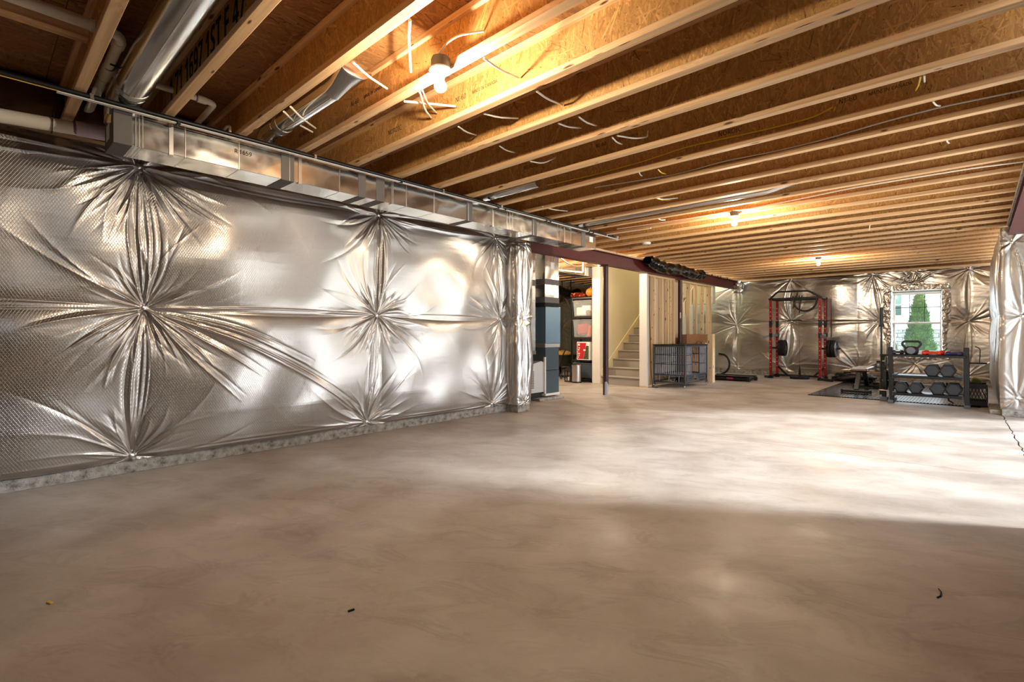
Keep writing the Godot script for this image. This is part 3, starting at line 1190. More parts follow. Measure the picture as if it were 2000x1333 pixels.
	blanket(t, "foil_facing", [Vector2(-9.08, -6.0), Vector2(-9.08, -15.0)], 0.12, 2.6, 0.022, up, [[0, 1, 5, 0.1, 0.02, 0.03], [3, 4, 5, 0.1, 0.02, 0.03], [6, 7, 5, 0.1, 0.02, 0.03], [1, 4, 5, 0.1, 0.015, 0.03], [4, 7, 5, 0.1, 0.015, 0.03]], M.foil_far, {"seed": 40, "seam": 1.33, "rays": 28, "bulge": 0.13, "amp": 0.025, "long": 0.8, "rumple": 0.012})


# ---------------------------------------------------------------- ducts and pipes
func v(x: float, y: float, z: float) -> Vector3:
	return Vector3(x, y, z)


func one(called: String, st: SurfaceTool, m: Material, label: String, category: String, group := "") -> MeshInstance3D:
	var o := put(called, st, m, self)
	tag(o, label, category, group)
	return o


func rect_duct(parent: Node3D, called: String, lo: Vector3, hi: Vector3, m: Material) -> void:
	var st := mb()
	slab(st, lo, hi, 0.004)
	put(called, st, m, parent)


func band(parent: Node3D, lo: Vector3, hi: Vector3, m: Material, called := "mastic_band") -> void:
	var st := mb()
	slab(st, lo, hi, 0.002)
	put(called, st, m, parent)


func build_ducts() -> void:
	# long rectangular trunk below the joists
	var t := thing("rectangular_duct", "long shiny rectangular metal trunk duct hung below the joists along the left wall", "duct", v(-4.47, 2.466, -3.6))
	var lo := Vector3(-0.155, 0, -2.95)
	var hi := Vector3(0.155, 0.232, 2.94)
	var zs := [2.94, 2.79, 2.53, 2.16, 1.76, 1.30, 0.90, 0.56, 0.20, -0.30, -0.70, -1.00, -1.46, -1.98, -2.30, -2.62, -2.95]
	for i in zs.size() - 1:
		var st := mb()
		slab(st, Vector3(lo.x, 0, zs[i + 1] + 0.001), Vector3(hi.x, hi.y, zs[i] - 0.001), 0.003, Vector2(i * 0.7, i * 0.31))
		put("duct_section", st, M.galvanised, t)
	for z: float in [2.83, 2.81, 2.79, 2.53, 2.16, 1.76, 1.30, 0.56, 0.20, -0.30, -0.95, -1.00, -1.05, -1.46, -1.98, -2.06, -2.30]:
		var st := mb()
		slab(st, Vector3(lo.x - 0.002, -0.002, z - 0.004), Vector3(hi.x + 0.005, hi.y + 0.002, z + 0.004), 0.0015)
		put("seam", st, M.edge_metal, t)
	for b: Array in [[2.85, 2.955], [1.72, 1.83], [1.03, 1.11], [0.82, 0.915], [-0.36, -0.27], [-1.53, -1.43], [-2.67, -2.56]]:
		band(t, Vector3(lo.x - 0.004, -0.004, b[0]), Vector3(hi.x + 0.004, hi.y + 0.004, b[1]), M.mastic)
	for z: float in [2.62, 1.67, 0.73, -0.70, -2.14]:
		var st := mb()
		slab(st, Vector3(hi.x + 0.003, -0.004, z - 0.014), Vector3(hi.x + 0.006, 0.27, z + 0.014), 0.001)
		slab(st, Vector3(hi.x - 0.05, -0.007, z - 0.014), Vector3(hi.x + 0.006, -0.004, z + 0.014), 0.001)
		put("hanger_strap", st, M.edge_metal, t)
	var st := mb()
	slab(st, Vector3(hi.x + 0.004, 0.09, -2.86), Vector3(hi.x + 0.006, 0.17, -2.77))
	put("sticker", st, M.paper, t)
	st = mb()
	slab(st, Vector3(-0.10, 0.06, hi.z + 0.014), Vector3(0.02, 0.17, hi.z + 0.016))
	put("sticker", st, M.paper, t)
	lettering("marker_note", "R 1659", Transform3D(Basis(Vector3.UP, PI / 2), v(hi.x + 0.004, 0.141, 2.13)), 0.032, M.ink, t)
	# gas pipe with a white strip and a yellow tracer under it
	st = mb()
	tube(st, [v(-4.22, 2.694, 1.2), v(-4.22, 2.694, -6.95)], 0.0175, 12)
	t = thing("gas_pipe", "thin black gas pipe running the length of the duct just under the joists", "pipe")
	put("pipe", st, M.black_pipe, t)
	for z: float in [-0.52, -2.02, -3.45, -4.35, -6.2, -6.7]:
		st = mb()
		slab(st, v(-4.238, 2.674, z - 0.012), v(-4.202, 2.714, z + 0.012), 0.004)
		put("clamp", st, M.edge_metal, t)
	for p: Vector3 in [v(-4.22, 2.694, -4.30), v(-4.22, 2.694, -6.92), v(-4.22, 2.694, -6.80)]:
		st = mb()
		cyl(st, p, p + v(0, 0, 0.05), 0.022, 12, 0.003)
		put("fitting", st, M.black_pipe, t)
	st = mb()
	slab(st, v(-4.232, 2.664, -6.98), v(-4.196, 2.671, -0.35), 0.002)
	var s := one("strip", st, M.white_strip, "flat white strip running under the black gas pipe beside the duct", "strip")
	st = mb()
	slab(st, v(-0.018, -0.012, -0.006), v(0.018, 0.06, 0.006), 0.002)
	var e := put("end_plate", st, M.white_strip, s)
	e.position = v(-4.205, 2.655, -6.99)
	for z: float in [-1.0, -2.9, -4.28, -4.40, -5.2, -5.28, -6.2, -6.3]:
		st = mb()
		slab(st, v(-4.240, 2.655, z - 0.012), v(-4.188, 2.680, z + 0.012), 0.004)
		put("clip", st, M.black, s)
	st = mb()
	tube(st, [v(-4.212, 2.676, 1.0), v(-4.212, 2.674, -0.36)], 0.0035, 8)
	one("tracer_wire", st, M.yellow_line, "thin yellow tracer wire under the black gas pipe at the left edge", "wire")

	# round branch ducts between the joists
	round_duct(v(-1.9, 2.80, -0.715), -4.47, 0.098, 2.70, "wide shiny round duct between the first joists dropping onto the trunk", true)
	round_duct(v(-3.25, 2.845, -1.69), -4.44, 0.075, 2.70, "round duct with a flared boot beside the nearest lamp joists", false)
	round_duct(v(-3.45, 2.785, -4.13), -4.45, 0.055, 2.70, "slim round duct half hidden behind a joist above the middle of the trunk", true)
	round_duct(v(-1.72, 2.775, -6.08), -4.45, 0.050, 2.70, "slim round duct with an open end in front of the second lamp", false)

	# plastic drain pipes at the left
	var p := thing("drain_pipe", "cream plastic drain pipe crossing the first joist and turning down by the round duct", "pipe")
	st = mb()
	tube(st, rounded([v(-3.63, 2.885, 1.2), v(-3.64, 2.885, -0.585), v(-5.10, 2.87, -0.60)], 0.07, 6), 0.028, 16)
	put("pipe", st, M.pvc, p)
	for a: Array in [[v(-3.64, 2.885, -0.44), v(-3.64, 2.885, -0.53)], [v(-3.72, 2.884, -0.586), v(-3.79, 2.883, -0.587)], [v(-4.12, 2.881, -0.5925), v(-4.30, 2.879, -0.5955)]]:
		st = mb()
		cyl(st, a[0], a[1], 0.034, 16, 0.003)
		put("coupling", st, M.pvc, p)
	for x: float in [-4.105, -4.312]:
		st = mb()
		cyl(st, v(x, 2.88, -0.594), v(x + 0.012, 2.88, -0.594), 0.031, 16)
		put("primer_ring", st, M.primer, p)
	st = mb()
	tube(st, [v(-4.2, 2.88, -0.615), v(-4.16, 2.90, -0.69), v(-4.16, 2.90, -0.80)], 0.024, 12)
	put("branch", st, M.pvc, p)
	st = mb()
	tube(st, rounded([v(-3.98, 2.845, -0.58), v(-4.0, 2.845, -0.66), v(-4.0, 2.91, -0.76), v(-4.0, 3.01, -0.78)], 0.03, 4), 0.006, 8)
	put("hanger", st, M.black, p)
	p = thing("drain_pipe", "smaller cream plastic pipe elbow poking out past the marked joist", "pipe")
	st = mb()
	tube(st, rounded([v(-4.12, 2.86, -0.80), v(-4.14, 2.86, -1.215), v(-5.10, 2.85, -1.24)], 0.05, 6), 0.021, 16)
	put("pipe", st, M.pvc, p)
	st = mb()
	cyl(st, v(-4.137, 2.86, -1.10), v(-4.139, 2.86, -1.16), 0.026, 14, 0.003)
	put("coupling", st, M.pvc, p)
	st = mb()
	cyl(st, v(-4.136, 2.86, -1.09), v(-4.1365, 2.86, -1.10), 0.0235, 14)
	put("primer_ring", st, M.primer, p)
	p = thing("drain_pipe", "thick white plastic drain pipe along the top of the left wall", "pipe")
	st = mb()
	tube(st, [v(-4.80, 2.53, 1.1), v(-4.80, 2.655, -0.62), v(-4.80, 2.68, -1.15)], 0.047, 20)
	put("pipe", st, M.pvc, p)
	st = mb()
	cyl(st, v(-4.80, 2.649, -0.50), v(-4.80, 2.659, -0.68), 0.054, 20, 0.004)
	put("coupling", st, M.purple_pvc, p)
	st = mb()
	cyl(st, v(-4.80, 2.648, -0.485), v(-4.80, 2.649, -0.50), 0.0495, 20)
	put("primer_ring", st, M.primer, p)
	st = mb()
	var loop := []
	for k in 13:
		var a := PI + PI * k / 12.0
		loop.append(v(-4.80 + 0.052 * cos(a), 2.637 + 0.052 * sin(a), -0.375))
	loop.push_front(v(-4.852, 2.80, -0.39))
	loop.append(v(-4.748, 2.80, -0.39))
	for i in loop.size() - 1:
		bar(st, loop[i], loop[i + 1], 0.022, 0.003, 0.0, Vector3.BACK)
	put("hanger_strap", st, M.black, p)
	for q: Array in [["thin cream supply pipe with an elbow beside the first joist", [v(-4.55, 2.74, -0.545), v(-4.29, 2.79, -0.545), v(-4.27, 2.79, -0.565), v(-4.27, 2.71, -0.565)]], ["thin cream supply pipe with an elbow behind the gas pipe", [v(-4.55, 2.745, -1.345), v(-4.29, 2.775, -1.345), v(-4.27, 2.775, -1.36), v(-4.27, 2.70, -1.36)]]]:
		st = mb()
		tube(st, rounded(q[1], 0.02, 4), 0.010, 10)
		one("supply_pipe", st, M.pvc, q[0], "pipe")
	# insulation batts stuffed above the wall
	for k in 4:
		st = mb()
		bumpy(st, v(-5.08, 2.88, 0.24 - PITCH * k - 0.02), v(0.15, 0.135, 0.21), 0.22, 9.0, 18, 24, 0.75)
		one("insulation_batt", st, M.batt, "brown fibrous insulation batt stuffed above the left wall, %s" % ["at the frame edge", "past the first joist", "past the marked joist", "past the third joist"][k], "insulation", "insulation batts above the left wall")


func round_duct(a: Vector3, x_end: float, r: float, y_end: float, label: String, elbow_only: bool) -> void:
	var t := thing("round_duct", label, "duct")
	var st := mb()
	var bend := r * 1.6
	tube(st, [a, v(x_end + bend + 0.14, a.y, a.z)], r, 28)
	put("pipe", st, M.round_metal, t)
	# segmented elbow
	var pts := [v(x_end + bend + 0.15, a.y, a.z)]
	for k in 5:
		var an := PI / 2 * k / 4.0
		pts.append(v(x_end + bend - bend * sin(an), a.y - bend + bend * cos(an), a.z))
	pts[-1].y = minf(pts[-1].y, y_end + 0.01)
	for i in pts.size() - 1:
		st = mb()
		var d: Vector3 = (pts[i + 1] - pts[i]).normalized() * 0.012
		tube(st, [pts[i] - d, pts[i + 1] + d], r + 0.003 + 0.001 * (i % 2), 28)
		put("elbow_segment", st, M.round_metal, t)
	st = mb()
	tube(st, [v(x_end + bend + 0.26, a.y, a.z), v(x_end + bend + 0.20, a.y, a.z)], r + 0.003, 28)
	put("joint_band", st, M.edge_metal, t)
	st = mb()
	slab(st, v(a.x, a.y - r - 0.003, a.z + 0.02), v(x_end + bend + 0.2, a.y - r + 0.0005, a.z + 0.024))
	put("seam", st, M.edge_metal, t)
	if not elbow_only:
		st = mb()
		var fl := []
		for p: Array in [[0.0, r, 1.0], [0.10, r * 1.05, 0.8], [0.28, r * 1.45, 0.45], [0.30, r * 1.5, 0.45]]:
			var row := []
			for k in 25:
				var an := TAU * k / 24.0
				row.append(v(a.x + p[0], a.y + 0.03 * p[0] / 0.3 + sin(an) * r * (0.4 + 0.6 * p[2]), a.z + cos(an) * p[1]))
			fl.append(row)
		var row := []
		for k in 25:
			row.append(v(a.x + 0.30, a.y + 0.03, a.z))
		fl.append(row)
		grid(st, fl, true)
		put("boot", st, M.round_metal, t)


# ---------------------------------------------------------------- beams, columns
func i_beam(st: SurfaceTool, x: float, y0: float, y1: float, z0: float, z1: float, w: float) -> void:
	slab(st, v(x - w / 2, y0, z0), v(x + w / 2, y0 + 0.012, z1), 0.003)
	slab(st, v(x - w / 2, y1 - 0.012, z0), v(x + w / 2, y1, z1), 0.003)
	slab(st, v(x - 0.005, y0 + 0.01, z0), v(x + 0.005, y1 - 0.01, z1))


func build_beams() -> void:
	var t := thing("steel_beam", "long dark red steel beam on columns under the joists at the utility opening", "beam")
	var st := mb()
	i_beam(st, WL, 2.45, 2.682, -5.87, -15.18, 0.145)
	put("beam", st, M.beam_red, t)
	st = mb()
	slab(st, v(WL - 0.07, 2.684, -6.62), v(WL + 0.075, 2.718, -15.18), 0.003)
	put("nailer", st, M.stud_pine, t)
	t = thing("steel_beam", "dark red steel beam over the daylit opening at the upper right edge", "beam")
	st = mb()
	i_beam(st, 0.41, 2.55, 2.682, -4.28, -9.99, 0.16)
	put("beam", st, M.beam_red, t)
	st = mb()
	slab(st, v(0.315, 2.684, -4.28), v(0.48, 2.718, -9.99), 0.003)
	put("nailer", st, M.wall_concrete, t)
	for c: Array in [[-8.12, "dark red steel column with a chipped grey foot in front of the stairs", 0.052], [-11.36, "dark red steel column with a white tag behind the dog crate", 0.05]]:
		t = thing("steel_column", c[1], "column", v(WL, 0, c[0]))
		st = mb()
		lathe(st, [Vector2(0, 0), Vector2(c[2], 0), Vector2(c[2], 2.43), Vector2(0, 2.43)], Transform3D.IDENTITY, 24)
		put("post", st, M.column_red, t)
		st = mb()
		slab(st, v(-0.10, 2.432, -0.075), v(0.10, 2.449, 0.075), 0.002)
		put("cap_plate", st, M.beam_red, t)
		if c[0] > -9.0:
			# bare primer showing through at the foot
			st = mb()
			var g := []
			for j in 15:
				var row := []
				for i in 9:
					var a := -0.35 + 1.75 * i / 8.0
					var reach := 0.16 + 0.10 * sin(a * 1.4 + 0.4) + 0.012 * sin(a * 17.0)
					var y := reach * j / 14.0
					row.append(v(cos(a) * (c[2] + 0.0012), y, sin(a) * (c[2] + 0.0012)))
				g.append(row)
			grid(st, g, false)
			put("bare_patch", st, M.mastic_pale, t)
		else:
			st = mb()
			slab(st, v(0.015, 1.52, 0.047), v(0.045, 1.66, 0.053), 0.001)
			put("tag", st, M.paper, t)
	# black wrapped flexible duct lying on the beam
	t = thing("flexible_duct", "black plastic wrapped flexible duct lying along the red beam", "duct")
	st = mb()
	var g := []
	var spine := [v(-4.94, 2.67, -9.40), v(-4.93, 2.63, -9.6), v(-4.93, 2.59, -9.85), v(-4.93, 2.58, -10.2), v(-4.92, 2.595, -10.6), v(-4.93, 2.60, -10.9), v(-4.92, 2.585, -11.3), v(-4.93, 2.57, -11.7), v(-4.93, 2.58, -12.0), v(-4.95, 2.63, -12.2)]
	var nz := FastNoiseLite.new()
	nz.frequency = 5.0
	for i in 61:
		var f := i / 60.0 * (spine.size() - 1)
		var i0 := mini(int(f), spine.size() - 2)
		var p: Vector3 = spine[i0].lerp(spine[i0 + 1], f - i0)
		var rr := 0.112 * (0.72 if i < 3 or i > 57 else 1.0) * (1.0 + 0.10 * sin(i * 0.9))
		var row := []
		for k in 19:
			var a := TAU * (k % 18) / 18.0
			var d := v(cos(a), sin(a), 0)
			row.append(p + d * rr * (1.0 + 0.35 * nz.get_noise_3dv(p + d * 0.13)))
		g.append(row)
	grid(st, g, true)
	put("wrap", st, M.black_gloss, t)
	st = mb()
	for k in 14:
		var a := TAU * k / 14.0
		var d := v(cos(a), sin(a), 0)
		bar(st, v(-4.95, 2.63, -12.2) + d * 0.05, v(-4.94, 2.62, -12.34) + d * rng.randf_range(0.06, 0.10), 0.05, 0.004)
	put("loose_end", st, M.black_gloss, t)
	# foil stuffed round the far end of the beam
	st = mb()
	bumpy(st, v(-5.03, 2.50, -15.0), v(0.15, 0.17, 0.10), 0.55, 11.0, 30, 40)
	one("foil_wad", st, M.foil_far, "crumpled foil stuffed round the far end of the red beam", "foil")
	# scraps of sill sealer hanging from the beam's timber
	var nth := 0
	for z: float in [-12.6, -13.1, -13.5, -13.7, -14.2]:
		st = mb()
		var h := rng.randf_range(0.05, 0.11)
		plate(st, [Vector2(-0.04, 0), Vector2(0.03, 0), Vector2(0.035, -h * 0.5), Vector2(0.01, -h), Vector2(-0.02, -h * 0.6)], 0.004, Transform3D(Basis(Vector3.UP, PI / 2), v(WL + 0.08, 2.71, z)))
		one("sealer_scrap", st, M.batt, "torn brown scrap hanging on the red beam, %s" % ["nearest the black duct", "second from the black duct", "middle one", "second from the foil wad", "nearest the foil wad"][nth], "scrap", "torn scraps on the red beam")
		nth += 1


# ---------------------------------------------------------------- stairs and the framed wall
func build_stairs() -> void:
	var w := structure("wall_stair_left")
	var st := mb()
	slab(st, v(-6.60, 0, -9.86), v(-6.385, 2.72, -9.90), 0.003)
	put("end_casing", st, M.trim_paint, w)
	st = mb()
	slab(st, v(-6.60, 0, -9.90), v(-6.385, 5.0, -15.2))
	put("panel", st, M.stair_paint, w)
	st = mb()
	slab(st, v(-6.42, 0, -9.845), v(-6.378, 0.14, -9.905), 0.003)
	put("baseboard", st, M.trim_paint, w)
	w = structure("wall_stair_right")
	st = mb()
	slab(st, v(-5.345, 0.03, -9.80), v(-5.165, 2.45, -9.86), 0.004)
	put("end_casing", st, M.trim_paint, w)
	st = mb()
	slab(st, v(-5.345, 0.0, -9.805), v(-5.165, 0.03, -9.86), 0.002)
	put("shim", st, M.stud_pine, w)
	st = mb()
	slab(st, v(-5.345, 0, -9.86), v(-5.32, 2.45, -11.35))
	slab(st, v(-5.345, 0, -11.35), v(-5.32, 2.45, -11.95))
	slab(st, v(-5.345, 2.72, -9.86), v(-5.32, 5.0, -14.2))
	put("panel", st, M.drywall_paper, w)
	w = structure("wall_stair_head")
	st = mb()
	slab(st, v(-6.385, 2.0, -13.9), v(-5.345, 5.0, -14.1))
	slab(st, v(-6.6, 2.72, -9.90), v(-5.1, 5.0, -9.76))
	slab(st, v(-6.6, 5.0, -9.76), v(-5.1, 5.1, -14.2))
	put("panel", st, M.stair_paint, w)
	# framing beside the stairs
	w = structure("wall_stud", "open stud wall of raw pine beside the stairs")
	for y: float in [0.019, 2.43]:
		st = mb()
		slab(st, v(-5.315, y - 0.019, -9.88), v(-5.222, y + 0.019, -13.52), 0.002)
		put("plate_bottom" if y < 1.0 else "plate_top", st, M.stud_pine, w)
	var k := 0
	for z: float in [-9.91, -10.28, -10.66, -10.95, -11.07, -11.27, -11.72, -12.13, -12.55, -12.97, -13.36, -13.48]:
		st = mb()
		box(st, v(-5.2685, 1.22, z), v(0.093, 2.38, 0.040), 0.002, Basis.IDENTITY, Vector2(k * 1.37, k * 0.83))
		put("stud", st, M.stud_pine, w)
		k += 1
	# staircase
	var s := thing("staircase", "straight flight of bare grey steps rising behind the red column", "staircase", v(-5.865, 0, -9.9))
	for i in 11:
		var y := 0.19 * (i + 1)
		var z := -0.25 * i
		st = mb()
		box(st, v(0, y - 0.013, z - 0.115), v(0.995, 0.026, 0.29), 0.006)
		put("tread", st, M.stair_tread, s)
		st = mb()
		box(st, v(0, y - 0.108, z - 0.006), v(0.995, 0.164, 0.018), 0.001)
		put("riser", st, M.stair_riser, s)
	for x: float in [-0.508, 0.508]:
		st = mb()
		var f := Transform3D(Basis(Vector3.UP, PI / 2), v(x, 0, 0))
		plate(st, [Vector2(-0.02, 0.0), Vector2(0.10, 0.0), Vector2(2.74, 2.0), Vector2(2.74, 2.375), Vector2(0.06, 0.34), Vector2(-0.02, 0.30)], 0.02, f, 0.003)
		put("skirt_board", st, M.stair_skirt, s)
	# lamp at the head of the stairs
	var t := thing("ceiling_lamp", "round white ceiling lamp at the head of the stairs", "lamp", v(-5.87, 4.98, -12.2))
	st = mb()
	lathe(st, [Vector2(0.15, 0.02), Vector2(0.15, 0.0), Vector2(0.13, -0.05), Vector2(0.07, -0.085), Vector2(0, -0.095)], Transform3D.IDENTITY, 24)
	put("shade", st, M.bulb_glow, t)
	var l := OmniLight3D.new()
	l.name = "stair_light"
	l.light_energy = BULB_E * 0.9
	l.light_color = Color(1.0, 0.94, 0.82)
	l.light_size = 0.1
	l.omni_range = 40.0
	l.omni_attenuation = 2.0
	l.shadow_enabled = true
	l.position = v(0, -0.17, 0)
	t.add_child(l)
	# thin black cable hanging by the casing
	st = mb()
	tube(st, [v(-5.12, 2.4, -9.83), v(-5.125, 1.6, -9.84), v(-5.11, 0.9, -9.835), v(-5.09, 0.3, -9.85), v(-5.06, 0.012, -9.86), v(-4.98, 0.010, -9.93)], 0.009, 8)
	one("power_lead", st, M.black, "thin black cord hanging down between the stair casing and the studs", "cord")


# ---------------------------------------------------------------- utility corner
func lamp(at: Vector3, label: String, energy := 1.0) -> void:
	# at: the centre of the bulb; the box above it is screwed to a joist
	var t := thing("bulb_holder", label, "lamp", at)
	var st := mb()
	lathe(st, [Vector2(0, 0.155), Vector2(0.052, 0.155), Vector2(0.055, 0.150), Vector2(0.055, 0.088), Vector2(0, 0.088)], Transform3D.IDENTITY, 8, 0.9)
	put("junction_box", st, M.box_grey, t)
	st = mb()
	lathe(st, [Vector2(0, 0.090), Vector2(0.062, 0.090), Vector2(0.064, 0.080), Vector2(0.050, 0.070), Vector2(0.027, 0.064), Vector2(0.024, 0.038), Vector2(0.0, 0.036)], Transform3D.IDENTITY, 28)
	put("socket", st, M.porcelain, t)
	st = mb()
	lathe(st, [Vector2(0.014, 0.037), Vector2(0.016, 0.030), Vector2(0.028, 0.016), Vector2(0.037, -0.004), Vector2(0.035, -0.022), Vector2(0.023, -0.036), Vector2(0.0, -0.041)], Transform3D.IDENTITY, 24, 0.3)
	put("bulb", st, M.bulb_glow, t)
	st = mb()
	tube(st, [v(0.03, 0.063, 0.03), v(0.055, 0.045, 0.04), v(0.06, 0.0, 0.045)], 0.0015, 6)
	put("pull_chain", st, M.edge_metal, t)
	var l := OmniLight3D.new()
	l.name = "bulb_light"
	l.light_energy = BULB_E * energy
	l.light_color = Color(1.0, 0.92, 0.80)
	l.light_size = 0.03
	l.omni_range = 40.0
	l.omni_attenuation = 2.0
	l.shadow_enabled = true
	l.position = v(0, -0.004, 0)
	t.add_child(l)


func bin(at: Vector3, size: Vector3, body: Material, lid: Material, label: String) -> Node3D:
	var t := thing("storage_bin", label, "bin", at)
	var st := mb()
	var taper := 0.90
	var g := []
	for j in [[0.0, 0.0], [0.0, taper], [0.02, taper + 0.01], [0.97, 1.0], [1.0, 1.04]]:
		var row := []
		for c: Array in [[-1, 1], [-0.85, 1.04], [0.85, 1.04], [1, 1], [1.04, 0.8], [1.04, -0.8], [1, -1], [0.85, -1.04], [-0.85, -1.04], [-1, -1], [-1.04, -0.8], [-1.04, 0.8], [-1, 1]]:
			row.append(v(c[0] * size.x * 0.5 * j[1] * 0.96, j[0] * size.y, c[1] * size.z * 0.5 * j[1] * 0.96))
		g.append(row)
	grid(st, g, true)
	put("body", st, body, t)
	st = mb()
	slab(st, v(-size.x * 0.52, size.y, -size.z * 0.52), v(size.x * 0.52, size.y + 0.022, size.z * 0.52), 0.008)
	slab(st, v(-size.x * 0.45, size.y + 0.02, -size.z * 0.45), v(size.x * 0.45, size.y + 0.03, size.z * 0.45), 0.006)
	put("lid", st, lid, t)
	return t


func build_utility() -> void:
	stone("box_grey", Color(0.36, 0.34, 0.31), 0.6)
	stone("porcelain", Color(0.93, 0.92, 0.89), 0.3)
	stone("furnace_grey", Color(0.27, 0.325, 0.365), 0.42, 0.25)
	stone("furnace_light", Color(0.80, 0.80, 0.80), 0.45, 0.3)
	var m := stone("blue_sheet", Color(0.52, 0.62, 0.70), 0.38, 0.85)
	m.heightmap_enabled = true
	m.heightmap_texture = M.galvanised.heightmap_texture
	m.heightmap_scale = 0.4
	stone("shelf_black", Color(0.045, 0.04, 0.038), 0.45)
	m = stone("clear_plastic", Color(0.84, 0.85, 0.84, 0.30), 0.12)
	m.transparency = BaseMaterial3D.TRANSPARENCY_ALPHA
	stone("grey_tote", Color(0.26, 0.29, 0.33), 0.5)
	stone("pumpkin", Color(0.93, 0.47, 0.05), 0.5)
	stone("leaf_red", Color(0.48, 0.12, 0.07), 0.7)
	stone("leaf_orange", Color(0.70, 0.28, 0.08), 0.7)
	stone("box_red", Color(0.72, 0.05, 0.10), 0.5)
	stone("box_white", Color(0.90, 0.89, 0.87), 0.6)
	m = stone("tree_print", Color(1, 1, 1), 0.55)
	m.albedo_texture = noise_tex(128, 0.12, 3, [[0.0, Color(0.05, 0.07, 0.04)], [0.5, Color(0.17, 0.20, 0.12)], [0.75, Color(0.45, 0.40, 0.22)], [1.0, Color(0.75, 0.70, 0.55)]], 71)
	m.uv1_scale = Vector3(3, 3, 1)
	stone("red_cloth", Color(0.68, 0.12, 0.18), 0.8)
	stone("orange_cloth", Color(0.86, 0.36, 0.10), 0.8)
	stone("green_tray", Color(0.03, 0.085, 0.035), 0.4)
	stone("mulch", Color(0.62, 0.45, 0.16), 1.0)
	stone("steel_brushed", Color(0.74, 0.73, 0.72), 0.28, 1.0)
	m = stone("cardboard", Color(0.60, 0.44, 0.30), 0.85)
	m.albedo_texture = noise_tex(256, 0.03, 3, [[0.0, Color(0.93, 0.93, 0.93)], [1.0, Color(1, 1, 1)]], 73)
	stone("cardboard_ink", Color(0.42, 0.29, 0.185), 0.85)

	lamp(v(-2.27, 2.592, -1.835), "bare glowing bulb on a grey junction box, nearest the camera", 1.0)
	lamp(v(-2.30, 2.592, -6.717), "bare glowing bulb at the middle of the ceiling, with a white cable running to it", 1.0)
	lamp(v(-2.37, 2.592, -11.77), "bare glowing bulb farthest away, in front of the power rack", 1.0)
	lamp(v(-5.74, 2.60, -8.845), "bare glowing bulb peeping under the red beam beside the front column", 0.8)
	lamp(v(-7.7, 2.60, -8.355), "bare glowing bulb in the utility room, hidden behind the furnace", 2.4)

	# furnace and its ducts
	var t := thing("furnace", "blue grey furnace cabinet with metal plenum above it behind the foil pilaster", "furnace", v(-5.86, 0, -6.97))
	var st := mb()
	slab(st, v(-0.42, 0.10, -0.19), v(0.36, 0.51, 0.19), 0.006)
	put("lower_cabinet", st, M.furnace_grey, t)
	st = mb()
	slab(st, v(-0.42, 0.516, -0.19), v(0.36, 0.94, 0.19), 0.006)
	put("upper_cabinet", st, M.furnace_grey, t)
	st = mb()
	cyl(st, v(0.358, 0.45, 0.02), v(0.366, 0.45, 0.02), 0.008, 10)
	put("latch", st, M.edge_metal, t)
	st = mb()
	slab(st, v(0.33, 0.11, 0.186), v(0.368, 0.75, 0.215), 0.003)
	slab(st, v(-0.40, 0.07, -0.2), v(0.37, 0.11, 0.2), 0.003)
	put("edge_tape", st, M.white, t)
	st = mb()
	slab(st, v(-0.43, 0.915, -0.205), v(0.375, 0.985, 0.215), 0.006)
	put("foil_tape", st, M.foil_far, t)
	st = mb()
	slab(st, v(-0.42, 0.985, -0.22), v(0.37, 1.63, 0.20), 0.005)
	put("coil_cabinet", st, M.blue_sheet, t)
	st = mb()
	slab(st, v(-0.40, 1.70, -0.20), v(0.35, 2.70, 0.20), 0.005)
	put("plenum", st, M.galvanised, t)
	st = mb()
	slab(st, v(-0.41, 1.632, -0.21), v(0.36, 1.70, 0.21), 0.004)
	put("flexible_collar", st, M.rubber, t)
	for y: Array in [[1.70, 1.80], [2.02, 2.12]]:
		st = mb()
		slab(st, v(-0.405, y[0], -0.205), v(0.356, y[1], 0.205), 0.004)
		put("mastic_band", st, M.mastic, t)
	st = mb()
	slab(st, v(0.3505, 2.30, -0.06), v(0.353, 2.42, 0.04))
	put("sticker", st, M.paper, t)
	for z: float in [-0.05, 0.03]:
		st = mb()
		slab(st, v(0.349, 1.80, z - 0.002), v(0.353, 2.66, z + 0.002))
		put("seam", st, M.edge_metal, t)
	# pad
	st = mb()
	slab(st, v(-6.35, 0, -7.24), v(-5.44, 0.045, -6.55), 0.008)
	one("furnace_pad", st, M.wall_concrete, "thin grey pad on the floor under the furnace", "pad")
	t = thing("return_duct", "tall shiny return air duct with a louvred filter box beside the furnace", "duct", v(-5.9, 0, -6.5))
	st = mb()
	slab(st, v(-0.35, 0.86, -0.09), v(0.33, 2.70, 0.16), 0.004)
	put("drop", st, M.galvanised, t)
	st = mb()
	for y: float in [1.05, 1.42, 1.72, 2.25, 2.5]:
		slab(st, v(-0.352, y, -0.092), v(0.334, y + 0.006, 0.162), 0.001)
	put("seam", st, M.edge_metal, t)
	st = mb()
	slab(st, v(-0.356, 1.98, -0.096), v(0.336, 2.08, 0.166), 0.003)
	put("mastic_band", st, M.mastic, t)
	st = mb()
	slab(st, v(-0.356, 0.80, -0.096), v(0.336, 0.86, 0.166), 0.003)
	put("foot_band", st, M.mastic, t)
	st = mb()
	plate(st, [Vector2(-0.27, 0.14), Vector2(0.26, 0.14), Vector2(0.26, 0.66), Vector2(0.20, 0.68), Vector2(-0.27, 0.60)], 0.70, Transform3D(Basis(Vector3.UP, PI / 2), v(0.02, 0, 0.0)), 0.004)
	put("filter_box", st, M.furnace_light, t)
	st = mb()
	slab(st, v(0.370, 0.20, -0.02), v(0.378, 0.54, 0.21), 0.003)
	put("grille_frame", st, M.white, t)
